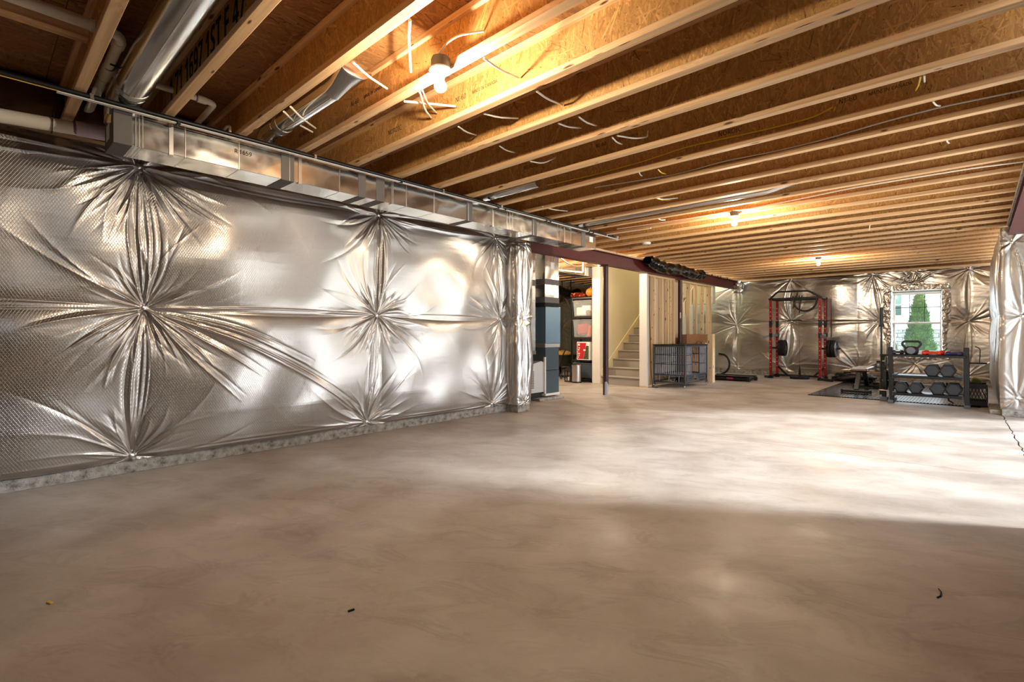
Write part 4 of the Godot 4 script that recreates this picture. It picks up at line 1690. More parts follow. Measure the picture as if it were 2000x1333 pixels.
	for k in 15:
		st = mb()
		bar(st, v(0.381, 0.225 + k * 0.0208, 0.005), v(0.381, 0.225 + k * 0.0208, 0.185), 0.003, 0.013)
		put("louvre", st, M.box_grey, t)
	st = mb()
	slab(st, v(-0.34, 0.045, -0.24), v(0.34, 0.14, 0.24), 0.003)
	put("base", st, M.black, t)

	# trunk duct, conduit and pipe up in the utility room
	t = thing("rectangular_duct", "short rectangular duct under the utility room joists behind the furnace", "duct", v(-6.78, 2.50, -9.0))
	rect_duct(t, "duct_section", v(-0.19, 0, -0.85), v(0.18, 0.20, 0.9), M.galvanised)
	for z: float in [-0.6, -0.2, 0.3, 0.7]:
		band(t, v(-0.194, -0.003, z), v(0.186, 0.203, z + 0.03), M.edge_metal, "seam")
	band(t, v(-0.195, -0.004, -0.845), v(0.187, 0.204, -0.72), M.mastic)
	st = mb()
	var arc := []
	for k in 41:
		var f := k / 40.0
		arc.append(v(-6.15 - 0.25 * f, 2.71 - 0.11 * sin(PI * minf(f * 1.3, 1.0)), -8.0 - 1.7 * f))
	var radii := []
	for k in 41:
		radii.append(0.016 + 0.003 * (k % 2))
	tube(st, arc, 0.017, 10, true, radii)
	one("flexible_conduit", st, M.galvanised, "sagging flexible metal conduit under the utility room joists", "conduit")
	st = mb()
	tube(st, rounded([v(-6.3, 2.72, -9.05), v(-6.3, 2.50, -9.05), v(-6.32, 2.475, -8.2)], 0.04), 0.018, 12)
	one("white_pipe", st, M.pvc, "white plastic pipe with an elbow beside the utility room duct", "pipe")
	# black draped duct against the far utility wall
	st = mb()
	var spine := []
	var rr := []
	for k in 25:
		spine.append(v(-8.7, 2.36 + 0.05 * sin(k * 0.8), -8.4 - k * 0.16))
		rr.append(0.13 * (1.0 + 0.12 * sin(k * 2.2)))
	tube(st, spine, 0.13, 14, true, rr)
	t = thing("flexible_duct", "black wrapped flexible duct high on the utility room wall above the shelf", "duct")
	put("wrap", st, M.black_gloss, t)
	for z: float in [-8.756, -10.22, -11.68]:
		st = mb()
		slab(st, v(-8.86, 2.20, z - 0.02), v(-8.54, 2.215, z + 0.02), 0.001)
		slab(st, v(-8.86, 2.20, z - 0.02), v(-8.855, 2.722, z + 0.02), 0.001)
		slab(st, v(-8.545, 2.20, z - 0.02), v(-8.54, 2.722, z + 0.02), 0.001)
		put("hanger_strap", st, M.black, t)

	# shelf
	t = thing("shelf_unit", "tall black metal shelf unit loaded with bins in the utility room", "shelf", v(-6.945, 0, -10.15))
	for x: float in [-0.30, 0.30]:
		for z: float in [-0.19, 0.19]:
			st = mb()
			slab(st, v(x - 0.02, 0, z - 0.003), v(x + 0.02, 2.06, z + 0.003), 0.001)
			slab(st, v(x - 0.003 + signf(x) * 0.018, 0, z - 0.02), v(x + 0.003 + signf(x) * 0.018, 2.06, z + 0.02), 0.001)
			put("post", st, M.shelf_black, t)
	for y: float in [0.10, 0.53, 1.07, 1.575, 2.04]:
		st = mb()
		slab(st, v(-0.31, y - 0.045, -0.20), v(0.31, y, 0.20), 0.004)
		put("shelf", st, M.shelf_black, t)
	t = bin(v(-6.95, 1.577, -10.13), v(0.55, 0.36, 0.36), M.clear_plastic, M.clear_plastic, "clear storage bin of pale decorations on the upper shelf under the pumpkin")
	for q: Array in [[v(-7.06, 1.70, -10.10), v(0.10, 0.10, 0.10), "box_white", "white box inside the clear upper bin, at its left"], [v(-6.88, 1.72, -10.10), v(0.12, 0.12, 0.1), "paper", "white box inside the clear upper bin, at its right"], [v(-6.80, 1.66, -10.02), v(0.06, 0.06, 0.05), "cardboard", "small brown box at the front of the clear upper bin"]]:
		st = mb()
		box(st, q[0], q[1] * 2.0, 0.02, Basis(Vector3.UP, rng.randf_range(-0.2, 0.2)))
		one("decoration_box", st, M[q[2]], q[3], "box")
	bin(v(-6.95, 1.072, -10.13), v(0.55, 0.40, 0.36), M.clear_plastic, M.clear_plastic, "clear storage bin holding a red bag on the middle shelf")
	st = mb()
	box(st, v(-6.96, 1.27, -10.02), v(0.30, 0.25, 0.10), 0.03, Basis(Vector3.BACK, 0.08))
	one("red_bag", st, M.red_cloth, "red bag inside the clear middle bin", "bag")
	st = mb()
	box(st, v(-6.76, 1.22, -10.05), v(0.09, 0.28, 0.16), 0.03, Basis(Vector3.BACK, -0.15))
	one("orange_pouch", st, M.orange_cloth, "orange pouch inside the clear middle bin", "bag")
	st = mb()
	tube(st, rounded([v(-7.14, 1.22, -9.99), v(-7.12, 1.10, -9.98), v(-6.9, 1.10, -9.98), v(-6.85, 1.14, -9.98)], 0.04), 0.014, 8)
	one("black_strap", st, M.black, "black strap lying inside the clear middle bin", "strap")
	# boxed artificial tree
	t = thing("gift_box", "red and white printed box with a green tree picture on the lower shelf", "box", v(-6.86, 0.532, -9.99), -0.06)
	st = mb()
	box(st, v(0, 0.215, 0), v(0.38, 0.43, 0.22), 0.004)
	put("carton", st, M.box_white, t)
	st = mb()
	plate(st, [Vector2(-0.17, 0.02), Vector2(0.0, 0.02), Vector2(0.07, 0.30), Vector2(0.09, 0.41), Vector2(-0.17, 0.41)], 0.002, Transform3D(Basis.IDENTITY, v(0, 0, 0.111)))
	put("red_panel", st, M.box_red, t)
	st = mb()
	plate(st, [Vector2(0.005, 0.02), Vector2(0.165, 0.02), Vector2(0.165, 0.34), Vector2(0.085, 0.34)], 0.002, Transform3D(Basis.IDENTITY, v(0, 0, 0.111)))
	put("tree_picture", st, M.tree_print, t)
	for q: Array in [[-0.15, 0.34, 0.05, 0.05], [0.10, 0.36, 0.07, 0.035], [0.01, 0.22, 0.06, 0.035]]:
		st = mb()
		slab(st, v(q[0], q[1], 0.112), v(q[0] + q[2], q[1] + q[3], 0.114))
		put("print_label", st, M.box_white, t)
	for k in 6:
		st = mb()
		slab(st, v(-0.15 + 0.012 * (k % 2), 0.05 + 0.045 * k, 0.112), v(-0.13 + 0.018 * (k % 3), 0.075 + 0.045 * k, 0.1135))
		put("print_mark", st, M.box_white, t)
	t = thing("pumpkin", "small orange pumpkin on top of the black shelf unit", "pumpkin", v(-6.74, 2.042, -10.0))
	st = mb()
	var g := []
	for i in 15:
		var row := []
		for k in 41:
			var a := PI * i / 14.0
			var b := TAU * (k % 40) / 40.0
			var rib := 1.0 - 0.10 * absf(cos(b * 5.0)) ** 6
			row.append(v(sin(a) * cos(b) * 0.11 * rib, 0.105 + cos(a) * 0.105 * (1.0 - 0.18 * exp(-sin(a) * 6.0)), sin(a) * sin(b) * 0.11 * rib))
		g.append(row)
	grid(st, g, true)
	put("body", st, M.pumpkin, t)
	st = mb()
	tube(st, [v(0, 0.18, 0), v(0, 0.215, 0), v(0.015, 0.24, 0)], 0.014, 8, true, [0.018, 0.013, 0.010])
	put("stem", st, M.cardboard, t)
	t = thing("leaf_garland", "red autumn leaf garland heaped on top of the black shelf unit", "garland", v(-7.05, 2.042, -10.0))
	for q: Array in [["red_leaves", M.leaf_red, 90], ["orange_leaves", M.leaf_orange, 50]]:
		st = mb()
		for k in int(q[2]):
			var p := v(rng.randf_range(-0.19, 0.19), rng.randf_range(0.01, 0.10), rng.randf_range(-0.07, 0.10))
			var b := Basis.from_euler(v(rng.randf() * TAU, rng.randf() * TAU, rng.randf() * TAU))
			plate(st, [Vector2(0, -0.035), Vector2(0.022, -0.008), Vector2(0.016, 0.018), Vector2(0, 0.036), Vector2(-0.016, 0.018), Vector2(-0.022, -0.008)], 0.002, Transform3D(b, p))
		var o := put(q[0], st, q[1], t)
		o.set_meta("kind", "stuff")
	bin(v(-6.93, 0.102, -10.13), v(0.56, 0.33, 0.38), M.grey_tote, M.grey_tote, "dark grey lidded tote on the bottom shelf behind the steel bin")
	t = thing("trash_can", "cylindrical brushed steel trash can in front of the black shelf", "trash can", v(-6.94, 0, -9.72))
	st = mb()
	lathe(st, [Vector2(0, 0.03), Vector2(0.118, 0.03), Vector2(0.118, 0.39), Vector2(0, 0.39)], Transform3D.IDENTITY, 32)
	put("body", st, M.steel_brushed, t)
	st = mb()
	lathe(st, [Vector2(0.118, 0.39), Vector2(0.122, 0.392), Vector2(0.122, 0.415), Vector2(0.10, 0.428), Vector2(0, 0.432)], Transform3D.IDENTITY, 32)
	put("lid", st, M.steel_brushed, t)
	st = mb()
	lathe(st, [Vector2(0, 0), Vector2(0.122, 0), Vector2(0.122, 0.032), Vector2(0, 0.032)], Transform3D.IDENTITY, 32)
	put("base", st, M.black, t)
	t = thing("lantern", "dark square lantern on the floor left of the steel trash can", "lantern", v(-7.18, 0, -9.74), 0.2)
	st = mb()
	slab(st, v(-0.085, 0, -0.085), v(0.085, 0.03, 0.085), 0.004)
	slab(st, v(-0.085, 0.27, -0.085), v(0.085, 0.295, 0.085), 0.004)
	for x: float in [-0.075, 0.075]:
		for z: float in [-0.075, 0.075]:
			slab(st, v(x - 0.01, 0.03, z - 0.01), v(x + 0.01, 0.27, z + 0.01), 0.002)
	put("frame", st, M.shelf_black, t)
	st = mb()
	lathe(st, [Vector2(0.11, 0.295), Vector2(0.05, 0.345), Vector2(0.03, 0.37), Vector2(0, 0.375)], Transform3D(Basis(Vector3.UP, PI / 4), Vector3.ZERO), 4, 0.99)
	put("roof", st, M.shelf_black, t)
	st = mb()
	tube(st, [v(-0.03, 0.36, 0), v(-0.03, 0.41, 0), v(0, 0.43, 0), v(0.03, 0.41, 0), v(0.03, 0.36, 0)], 0.005, 8)
	put("handle", st, M.shelf_black, t)
	st = mb()
	cyl(st, v(0, 0.03, 0), v(0, 0.12, 0), 0.03, 14, 0.004)
	put("candle", st, M.white, t)
	# wheelbarrow
	t = thing("wheelbarrow", "green wheelbarrow with curved black handles behind the furnace", "wheelbarrow", v(-7.90, 0, -10.5), -0.55)
	st = mb()
	g = []
	for j in [[0.62, 0.42, 0.30], [0.60, 0.40, 0.285], [0.33, 0.24, 0.17], [0.335, 0.0, 0.0]]:
		var row := []
		for k in 21:
			var a := TAU * (k % 20) / 20.0
			row.append(v(signf(cos(a)) * absf(cos(a)) ** 0.6 * j[1], j[0], signf(sin(a)) * absf(sin(a)) ** 0.6 * j[2]))
		g.append(row)
	grid(st, g, true)
	put("tray", st, M.green_tray, t)
	for z: float in [-0.2, 0.2]:
		st = mb()
		tube(st, rounded([v(-0.48, 0.20, z * 0.3), v(0.25, 0.34, z), v(0.55, 0.66, z * 1.2), v(0.80, 0.78, z * 1.3)], 0.12), 0.015, 10)
		put("handle", st, M.black, t)
		st = mb()
		tube(st, rounded([v(0.10, 0.34, z), v(0.24, 0.02, z), v(0.36, 0.02, z), v(0.34, 0.36, z)], 0.05), 0.012, 8)
		put("leg", st, M.black, t)
	st = mb()
	torus(st, v(-0.46, 0.19, 0), Vector3.BACK, 0.145, 0.045)
	put("wheel", st, M.rubber, t)
	st = mb()
	cyl(st, v(-0.46, 0.19, -0.04), v(-0.46, 0.19, 0.04), 0.09, 16, 0.01)
	put("hub", st, M.pumpkin, t)
	st = mb()
	bumpy(st, v(-7.95, 0.62, -10.52), v(0.27, 0.10, 0.20), 0.3, 6.0)
	one("mulch_heap", st, M.mulch, "yellowish heap in the green wheelbarrow", "heap").set_meta("kind", "stuff")


func torus(st: SurfaceTool, at: Vector3, axis: Vector3, big: float, small: float, sides := 28, round_ := 12, squash := 1.0) -> void:
	var f := frame_along(at, axis)
	var g := []
	for i in sides + 1:
		var a := TAU * (i % sides) / sides
		var row := []
		for k in round_ + 1:
			var b := TAU * (k % round_) / round_
			row.append([a, b])
		g.append(row)
	for i in sides:
		for k in round_:
			var p := []
			var n := []
			for q: Array in [g[i][k], g[i][k + 1], g[i + 1][k + 1], g[i + 1][k]]:
				var o := v(cos(q[0]), 0, sin(q[0]))
				var d := o * cos(q[1]) + Vector3.UP * sin(q[1])
				p.append(f * (o * big + v(d.x * small, d.y * small * squash, d.z * small)))
				n.append((f.basis * d).normalized())
			var z := Vector2.ZERO
			tri(st, [p[0], p[1], p[2]], [n[0], n[1], n[2]], [z, z, z])
			tri(st, [p[0], p[2], p[3]], [n[0], n[2], n[3]], [z, z, z])


# ---------------------------------------------------------------- crate, box, gym
func hex(r: float) -> Array:
	var out := []
	for k in 6:
		out.append(Vector2(cos(TAU * k / 6.0), sin(TAU * k / 6.0)) * r)
	return out


func hex_dumbbell(at: Vector3, r: float, label: String, head: Material, group := "") -> Node3D:
	# axis along z, resting on a flat side
	var t := thing("hex_dumbbell", label, "dumbbell", at, 0.0, group)
	for z: float in [0.0, -0.26]:
		var st := mb()
		var f := Transform3D(Basis.IDENTITY, v(0, r * 0.866, z))
		plate(st, hex(r), 0.11, f, 0.014)
		put("head", st, head, t)
	var st := mb()
	plate(st, hex(r * 0.72), 0.004, Transform3D(Basis.IDENTITY, v(0, r * 0.866, 0.056)))
	put("face_mark", st, M.hex_face, t)
	st = mb()
	var fr := frame_along(v(0, r * 0.866, -0.21), Vector3.BACK)
	lathe(st, [Vector2(0.013, 0), Vector2(0.016, 0.05), Vector2(0.018, 0.08), Vector2(0.016, 0.11), Vector2(0.013, 0.16)], fr, 14)
	put("handle", st, M.chrome, t)
	return t


func small_dumbbell(at: Vector3, turn: float, m: Material, label: String, r := 0.036, l := 0.24) -> void:
	var t := thing("small_dumbbell", label, "dumbbell", at, turn)
	for s: float in [-1.0, 1.0]:
		var st := mb()
		var pts := []
		for k in 6:
			pts.append(Vector2(cos(TAU * (k + 0.5) / 6.0), sin(TAU * (k + 0.5) / 6.0)) * r)
		plate(st, pts, 0.055, Transform3D(Basis(Vector3.UP, PI / 2), v(s * (l * 0.5 - 0.0275), r, 0)), 0.008)
		put("head", st, m, t)
	var st := mb()
	var f := frame_along(v(-l * 0.5 + 0.04, r, 0), Vector3.RIGHT)
	lathe(st, [Vector2(0.024, 0), Vector2(0.018, 0.02), Vector2(0.0175, l - 0.10), Vector2(0.024, l - 0.08)], f, 14)
	put("handle", st, m, t)


func weight_plate(at: Vector3, axis: Vector3, r: float, w: float, m: Material, rim: Material, label: String, group := "") -> void:
	var t := thing("weight_plate", label, "weight plate", at, 0.0, group)
	var st := mb()
	var f := frame_along(axis * -w * 0.5, axis)
	lathe(st, [Vector2(0.026, 0), Vector2(0.05, 0), Vector2(r * 0.42, 0.002), Vector2(r * 0.45, w * 0.2), Vector2(r * 0.82, w * 0.2), Vector2(r * 0.86, 0), Vector2(r - 0.006, 0), Vector2(r, 0.006), Vector2(r, w - 0.006), Vector2(r - 0.006, w), Vector2(r * 0.86, w), Vector2(r * 0.82, w * 0.8), Vector2(r * 0.45, w * 0.8), Vector2(r * 0.42, w), Vector2(0.026, w)], f, 36, 0.8)
	put("disc", st, m, t)
	st = mb()
	lathe(st, [Vector2(0.026, -0.001), Vector2(r * 0.3, -0.001), Vector2(r * 0.3, w + 0.001), Vector2(0.026, w + 0.001)], f, 24)
	put("hub", st, rim, t)


func build_gym() -> void:
	stone("hex_rubber", Color(0.13, 0.135, 0.15), 0.5)
	stone("hex_face", Color(0.20, 0.215, 0.24), 0.42)
	stone("rack_grey", Color(0.075, 0.09, 0.105), 0.4)
	stone("rack_foot", Color(0.36, 0.39, 0.42), 0.5)
	stone("rack_red", Color(0.55, 0.035, 0.07), 0.38)
	stone("crate_metal", Color(0.27, 0.285, 0.31), 0.4, 0.3)
	stone("crate_bar", Color(0.54, 0.56, 0.60), 0.38, 0.3)
	stone("orange_vinyl", Color(0.85, 0.20, 0.05), 0.5)
	stone("purple_vinyl", Color(0.17, 0.13, 0.36), 0.5)
	stone("maroon_vinyl", Color(0.25, 0.04, 0.07), 0.45)
	stone("pad_vinyl", Color(0.62, 0.62, 0.64), 0.35)
	stone("silver_plate", Color(0.50, 0.53, 0.56), 0.35, 0.8)
	stone("ball_green", Color(0.30, 0.30, 0.03), 0.5)
	stone("pink_toy", Color(0.62, 0.16, 0.26), 0.7)
	stone("mat_rubber", Color(0.085, 0.085, 0.092), 0.20)
	stone("plank", Color(0.66, 0.52, 0.38), 0.7)

	# folding dog crate
	var t := thing("dog_crate", "dark grey barred metal dog crate on casters in front of the stud wall", "dog crate", v(-4.85, 0, -10.775))
	var hx := 0.35
	var hz := 0.575
	var y0 := 0.10
	var y1 := 0.905
	for x: float in [-hx, hx]:
		for z: float in [-hz, hz]:
			var st := mb()
			box(st, v(x, (y0 + y1) * 0.5, z), v(0.034, y1 - y0, 0.034), 0.004)
			put("corner_post", st, M.crate_metal, t)
			st = mb()
			torus(st, v(x, 0.035, z), Vector3.RIGHT, 0.022, 0.012, 18, 10)
			cyl(st, v(x - 0.012, 0.035, z), v(x + 0.012, 0.035, z), 0.02, 14, 0.002)
			put("caster", st, M.chrome, t)
			st = mb()
			slab(st, v(x - 0.02, 0.055, z - 0.016), v(x - 0.014, 0.10, z + 0.016), 0.001)
			slab(st, v(x + 0.014, 0.055, z - 0.016), v(x + 0.02, 0.10, z + 0.016), 0.001)
			slab(st, v(x - 0.02, 0.09, z - 0.016), v(x + 0.02, 0.10, z + 0.016), 0.001)
			put("caster_fork", st, M.crate_metal, t)
	for y: float in [0.115, 0.27, 0.50, 0.70, 0.885]:
		var th := 0.026 if y < 0.3 or y > 0.8 else 0.017
		for z: float in [-hz, hz]:
			var st := mb()
			box(st, v(0, y, z), v(hx * 2 - 0.034, th, th), 0.003)
			put("rail", st, M.crate_metal, t)
		for x: float in [-hx, hx]:
			if x > 0.0 and (y == 0.50 or y == 0.70):
				for q: Array in [[hz - 0.017, 0.26], [-0.17, -hz + 0.017]]:
					var st := mb()
					box(st, v(x, y, (q[0] + q[1]) * 0.5), v(th, th, absf(q[0] - q[1])), 0.003)
					put("rail", st, M.crate_metal, t)
				continue
			var st := mb()
			box(st, v(x, y, 0), v(th, th, hz * 2 - 0.034), 0.003)
			put("rail", st, M.crate_metal, t)
	for z: float in [-hz, hz]:
		for k in 14:
			var x := -hx + 0.047 * (k + 1)
			var st := mb()
			cyl(st, v(x, 0.27, z), v(x, 0.88, z), 0.0065, 8)
			put("bar", st, M.crate_bar, t)
	for k in 24:
		var z := -hz + 0.0465 * (k + 1)
		var st := mb()
		cyl(st, v(-hx, 0.27, z), v(-hx, 0.88, z), 0.0065, 8)
		put("bar", st, M.crate_bar, t)
		if z > 0.25 or z < -0.17:
			st = mb()
			cyl(st, v(hx, 0.27, z), v(hx, 0.88, z), 0.0065, 8)
			put("bar", st, M.crate_bar, t)
	for z: float in [0.25, -0.16]:
		var st := mb()
		box(st, v(hx, 0.58, z), v(0.022, 0.60, 0.022), 0.003)
		put("door_jamb", st, M.crate_metal, t)
	var st := mb()
	slab(st, v(-hx - 0.02, 0.90, -hz - 0.02), v(hx + 0.02, 0.925, hz + 0.02), 0.006)
	put("lid", st, M.black, t)
	st = mb()
	slab(st, v(-hx + 0.02, 0.235, -hz + 0.02), v(hx - 0.02, 0.255, hz - 0.02), 0.004)
	put("tray", st, M.crate_bar, t)
	for q: Array in [[0.10, 0.50], [-0.50, -0.02]]:
		st = mb()
		slab(st, v(hx - 0.012, 0.14, q[0]), v(hx + 0.004, 0.25, q[1]), 0.004)
		put("drawer", st, M.crate_metal, t)
		st = mb()
		bar(st, v(hx + 0.014, 0.20, q[0] + 0.12), v(hx + 0.014, 0.20, q[1] - 0.12), 0.010, 0.010, 0.002)
		put("drawer_pull", st, M.black, t)
	for x: float in [-0.22, 0.0, 0.22]:
		st = mb()
		slab(st, v(x - 0.006, 0.12, hz + 0.004), v(x + 0.006, 0.27, hz + 0.012), 0.002)
		put("brace", st, M.crate_bar, t)
	st = mb()
	bumpy(st, v(-4.62, 0.275, -10.42), v(0.07, 0.028, 0.06), 0.35, 14.0)
	one("dog_toy", st, M.pink_toy, "pink toy lying on the tray inside the dog crate", "toy")

	# tall cardboard box leaning on the studs
	t = thing("cardboard_box", "tall flat brown cardboard box with a printed outline and white label behind the crate", "box", v(-5.08, 0, -12.16))
	st = mb()
	slab(st, v(-0.085, 0, -0.73), v(0.085, 1.145, 0.73), 0.006)
	put("carton", st, M.cardboard, t)
	st = mb()
	var px := 0.0865
	for s: Array in [[0.42, 0.80, 0.14, 0.98], [0.14, 0.98, -0.02, 0.98], [-0.02, 0.98, -0.44, 0.62], [-0.44, 0.62, -0.16, 0.40], [0.42, 0.80, 0.0, 0.80], [0.0, 0.80, -0.16, 0.98], [0.0, 0.80, -0.30, 0.40], [0.42, 0.80, 0.25, 0.40]]:
		bar(st, v(px, s[1], s[0]), v(px, s[3], s[2]), 0.018, 0.001, 0.0, Vector3.UP)
	put("printed_outline", st, M.cardboard_ink, t)
	st = mb()
	slab(st, v(0.0855, 0.80, -0.45), v(0.0875, 0.93, -0.35))
	put("label_sticker", st, M.paper, t)
	st = mb()
	slab(st, v(-0.086, 1.144, -0.03), v(0.086, 1.1465, 0.03))
	put("packing_tape", st, M.plank, t)
	st = mb()
	box(st, v(-4.62, 0.575, -11.93), v(0.125, 1.15, 0.14), 0.003)
	one("timber_offcut", st, M.stud_pine, "short thick pine timber standing on end beside the dog crate", "timber")

	# walking pad
	t = thing("treadmill", "low black treadmill lying flat on the floor beyond the short pine timber", "treadmill", v(-4.52, 0, -12.95))
	st = mb()
	slab(st, v(-0.46, 0.02, -0.30), v(0.50, 0.10, 0.30), 0.02)
	put("deck", st, M.black, t)
	st = mb()
	slab(st, v(-0.42, 0.101, -0.22), v(0.46, 0.108, 0.22), 0.004)
	put("belt", st, M.rubber, t)
	for z: float in [-0.27, 0.27]:
		st = mb()
		slab(st, v(-0.46, 0.10, z - 0.03), v(0.53, 0.122, z + 0.03), 0.008)
		put("side_rail", st, M.black_gloss, t)
		st = mb()
		slab(st, v(0.46, 0.0, z - 0.035), v(0.54, 0.09, z + 0.035), 0.012)
		put("foot", st, M.rubber, t)
	st = mb()
	slab(st, v(0.0, 0.04, 0.300), v(0.16, 0.085, 0.303), 0.001)
	put("badge", st, M.pink_toy, t)
	st = mb()
	var arc := [v(-0.34, 0.11, -0.27)]
	for k in 15:
		var a := -PI * 0.42 + PI * 0.84 * k / 14.0
		arc.append(v(-0.34 + 0.21 * cos(a), 0.38 + 0.25 * sin(a), -0.27))
	arc.append(v(-0.40, 0.64, -0.27))
	tube(st, arc, 0.024, 10)
	put("hand_rail", st, M.black, t)

	# power rack
	var xl := -3.945
	var xr := -2.825
	var zf := -14.2
	var zb := -14.78
	t = thing("power_rack", "red and black power rack with pull-up bar standing in front of the far foil wall", "power rack", v((xl + xr) * 0.5, 0, (zf + zb) * 0.5))
	var wx := (xr - xl) * 0.5
	var wz := (zf - zb) * 0.5
	for x: float in [-wx, wx]:
		for z: float in [-wz, wz]:
			st = mb()
			box(st, v(x, 1.06, z), v(0.058, 2.0, 0.058), 0.005)
			put("upright", st, M.rack_red, t)
			st = mb()
			for k in 15:
				cyl(st, v(x, 0.30 + k * 0.11, z + 0.0285), v(x, 0.30 + k * 0.11, z + 0.0305), 0.009, 10)
			var holes := put("peg_holes", st, M.white, t)
			holes.set_meta("kind", "stuff")
			for y: float in [1.12, 1.42]:
				st = mb()
				box(st, v(x, y, z), v(0.068, 0.12 if y < 1.3 else 0.17, 0.068), 0.006)
				put("sleeve", st, M.black, t)
			st = mb()
			slab(st, v(x - 0.05, 0, z - 0.05), v(x + 0.05, 0.065, z + 0.05), 0.008)
			put("foot", st, M.black, t)
		for y: float in [0.06, 2.06]:
			st = mb()
			box(st, v(x, y, 0), v(0.055, 0.055, wz * 2 + 0.10), 0.005)
			put("side_beam", st, M.black, t)
		st = mb()
		box(st, v(x, 1.12, 0), v(0.05, 0.075, wz * 2 - 0.06), 0.005)
		put("safety_arm", st, M.silver_plate, t)
		var s := signf(x)
		st = mb()
		bar(st, v(x, 0.035, wz - 0.02), v(x + s * (0.30 if s > 0.0 else 0.14), 0.035, wz + (0.22 if s > 0.0 else 0.05)), 0.06, 0.055, 0.006)
		put("outrigger", st, M.black, t)
		st = mb()
		bar(st, v(x, 0.30, -wz), v(x - s * 0.26, 0.05, -wz + 0.02), 0.045, 0.045, 0.004)
		put("brace", st, M.black, t)
	for z: float in [-wz, wz]:
		st = mb()
		box(st, v(0, 2.06, z), v(wx * 2 + 0.10, 0.05, 0.05), 0.005)
		put("cross_beam", st, M.black, t)
	st = mb()
	box(st, v(0, 0.05, -wz), v(wx * 2, 0.05, 0.05), 0.005)
	put("cross_beam", st, M.black, t)
	st = mb()
	tube(st, rounded([v(-wx, 2.08, wz + 0.03), v(-wx + 0.18, 2.24, wz + 0.06), v(wx - 0.24, 2.23, wz + 0.06), v(wx, 2.08, wz + 0.03)], 0.06), 0.023, 12)
	put("pull_up_bar", st, M.black, t)
	for s: float in [-1.0, 1.0]:
		st = mb()
		cyl(st, v(s * (wx - 0.08), 0.78, -wz + 0.06), v(s * (wx + (0.34 if s > 0 else 0.18)), 0.78, -wz + 0.06), 0.024, 14, 0.002)
		put("plate_peg", st, M.black, t)
		st = mb()
		bar(st, v(s * wx + s * 0.02, 1.10, wz + 0.06), v(s * wx + s * 0.16, 1.06, wz + 0.08), 0.035, 0.06, 0.005)
		put("hook", st, M.silver_plate, t)
	for q: Array in [[-3.87, "black bumper plate inside the left rear upright of the power rack, outer one", "rubber"], [-3.79, "black bumper plate inside the left rear upright of the power rack, inner one", "rubber"]]:
		weight_plate(v(q[0] + 0.03, 0.78, zb + 0.06), Vector3.RIGHT, 0.215, 0.075, M[q[2]], M.black, q[1])
	weight_plate(v(-2.725, 0.78, zb + 0.06), Vector3.RIGHT, 0.22, 0.085, M.rubber, M.black, "thick black bumper plate outside the right side of the power rack")
	weight_plate(v(-2.632, 0.78, zb + 0.06), Vector3.RIGHT, 0.215, 0.07, M.rubber, M.black, "second black bumper plate on the power rack's right peg")
	weight_plate(v(-2.578, 0.78, zb + 0.06), Vector3.RIGHT, 0.20, 0.026, M.silver_plate, M.black, "silver faced plate outermost on the power rack's right peg")
	t = thing("loading_pin", "black disc with an upright loading pin on the floor inside the power rack", "loading pin", v(-3.33, 0, -14.45))
	st = mb()
	lathe(st, [Vector2(0, 0), Vector2(0.215, 0), Vector2(0.222, 0.008), Vector2(0.222, 0.06), Vector2(0.20, 0.068), Vector2(0.10, 0.062), Vector2(0, 0.062)], Transform3D.IDENTITY, 36)
	put("disc", st, M.rubber, t)
	st = mb()
	lathe(st, [Vector2(0.032, 0.06), Vector2(0.024, 0.20), Vector2(0.014, 0.28), Vector2(0.008, 0.34), Vector2(0, 0.36)], Transform3D.IDENTITY, 14)
	put("pin", st, M.black, t)
	t = thing("pulley_bar", "black lat bar hanging from a thin cable inside the power rack", "exercise bar", v(-3.45, 1.51, -14.45))
	st = mb()
	tube(st, rounded([v(-0.17, -0.02, 0), v(-0.12, 0, 0), v(0.12, 0, 0), v(0.17, -0.02, 0)], 0.03), 0.014, 10)
	put("bar", st, M.black, t)
	st = mb()
	tube(st, [v(0.08, 0.0, 0.0), v(0.09, 0.54, -0.01)], 0.003, 6)
	tube(st, [v(0.12, -1.15, 0.0), v(0.10, 0.54, -0.01)], 0.003, 6)
	put("cable", st, M.black, t)
	st = mb()
	var drape := []
	for k in 21:
		var a := PI + PI * k / 20.0
		drape.append(v(-3.15 + 0.25 * cos(a) * (1.0 - 0.12 * sin(a)), 2.03 + 0.30 * sin(a), -14.19))
	tube(st, drape, 0.022, 10)
	one("battle_rope", st, M.black, "thick black strap hanging in a loop from the front beam of the power rack", "strap")
	for q: Array in [[-3.42, 0.14, 0.10, "short black strap hanging left of the looped strap on the power rack"], [-3.28, 0.16, 0.22, "tangled black straps at the middle of the power rack's top"]]:
		st = mb()
		tube(st, [v(q[0], 2.12, -14.17), v(q[0] + 0.03, 2.0, -14.15), v(q[0] + 0.01, 1.9 - q[2], -14.16)], 0.014, 8)
		tube(st, [v(q[0] - 0.03, 2.20, -14.15), v(q[0] - 0.05, 2.05, -14.15), v(q[0] + 0.05, 1.97, -14.16), v(q[0] + 0.07, 2.12, -14.17)], 0.016, 8)
		one("hanging_strap", st, M.black, q[3], "strap")
	for k in 4:
		st = mb()
		var x := -2.74 + 0.035 * k
		tube(st, [v(x, 2.03, -14.5 + 0.03 * k), v(x + 0.01, 1.6, -14.5 + 0.03 * k), v(x + 0.015, 1.08 + 0.12 * (k % 3), -14.5 + 0.03 * k)], 0.008, 8)
		one("resistance_band", st, [M.black, M.box_grey, M.rack_red, M.black][k], "thin resistance tube hanging at the right of the power rack, %s" % ["nearest the upright", "grey", "red", "outermost"][k], "resistance band")

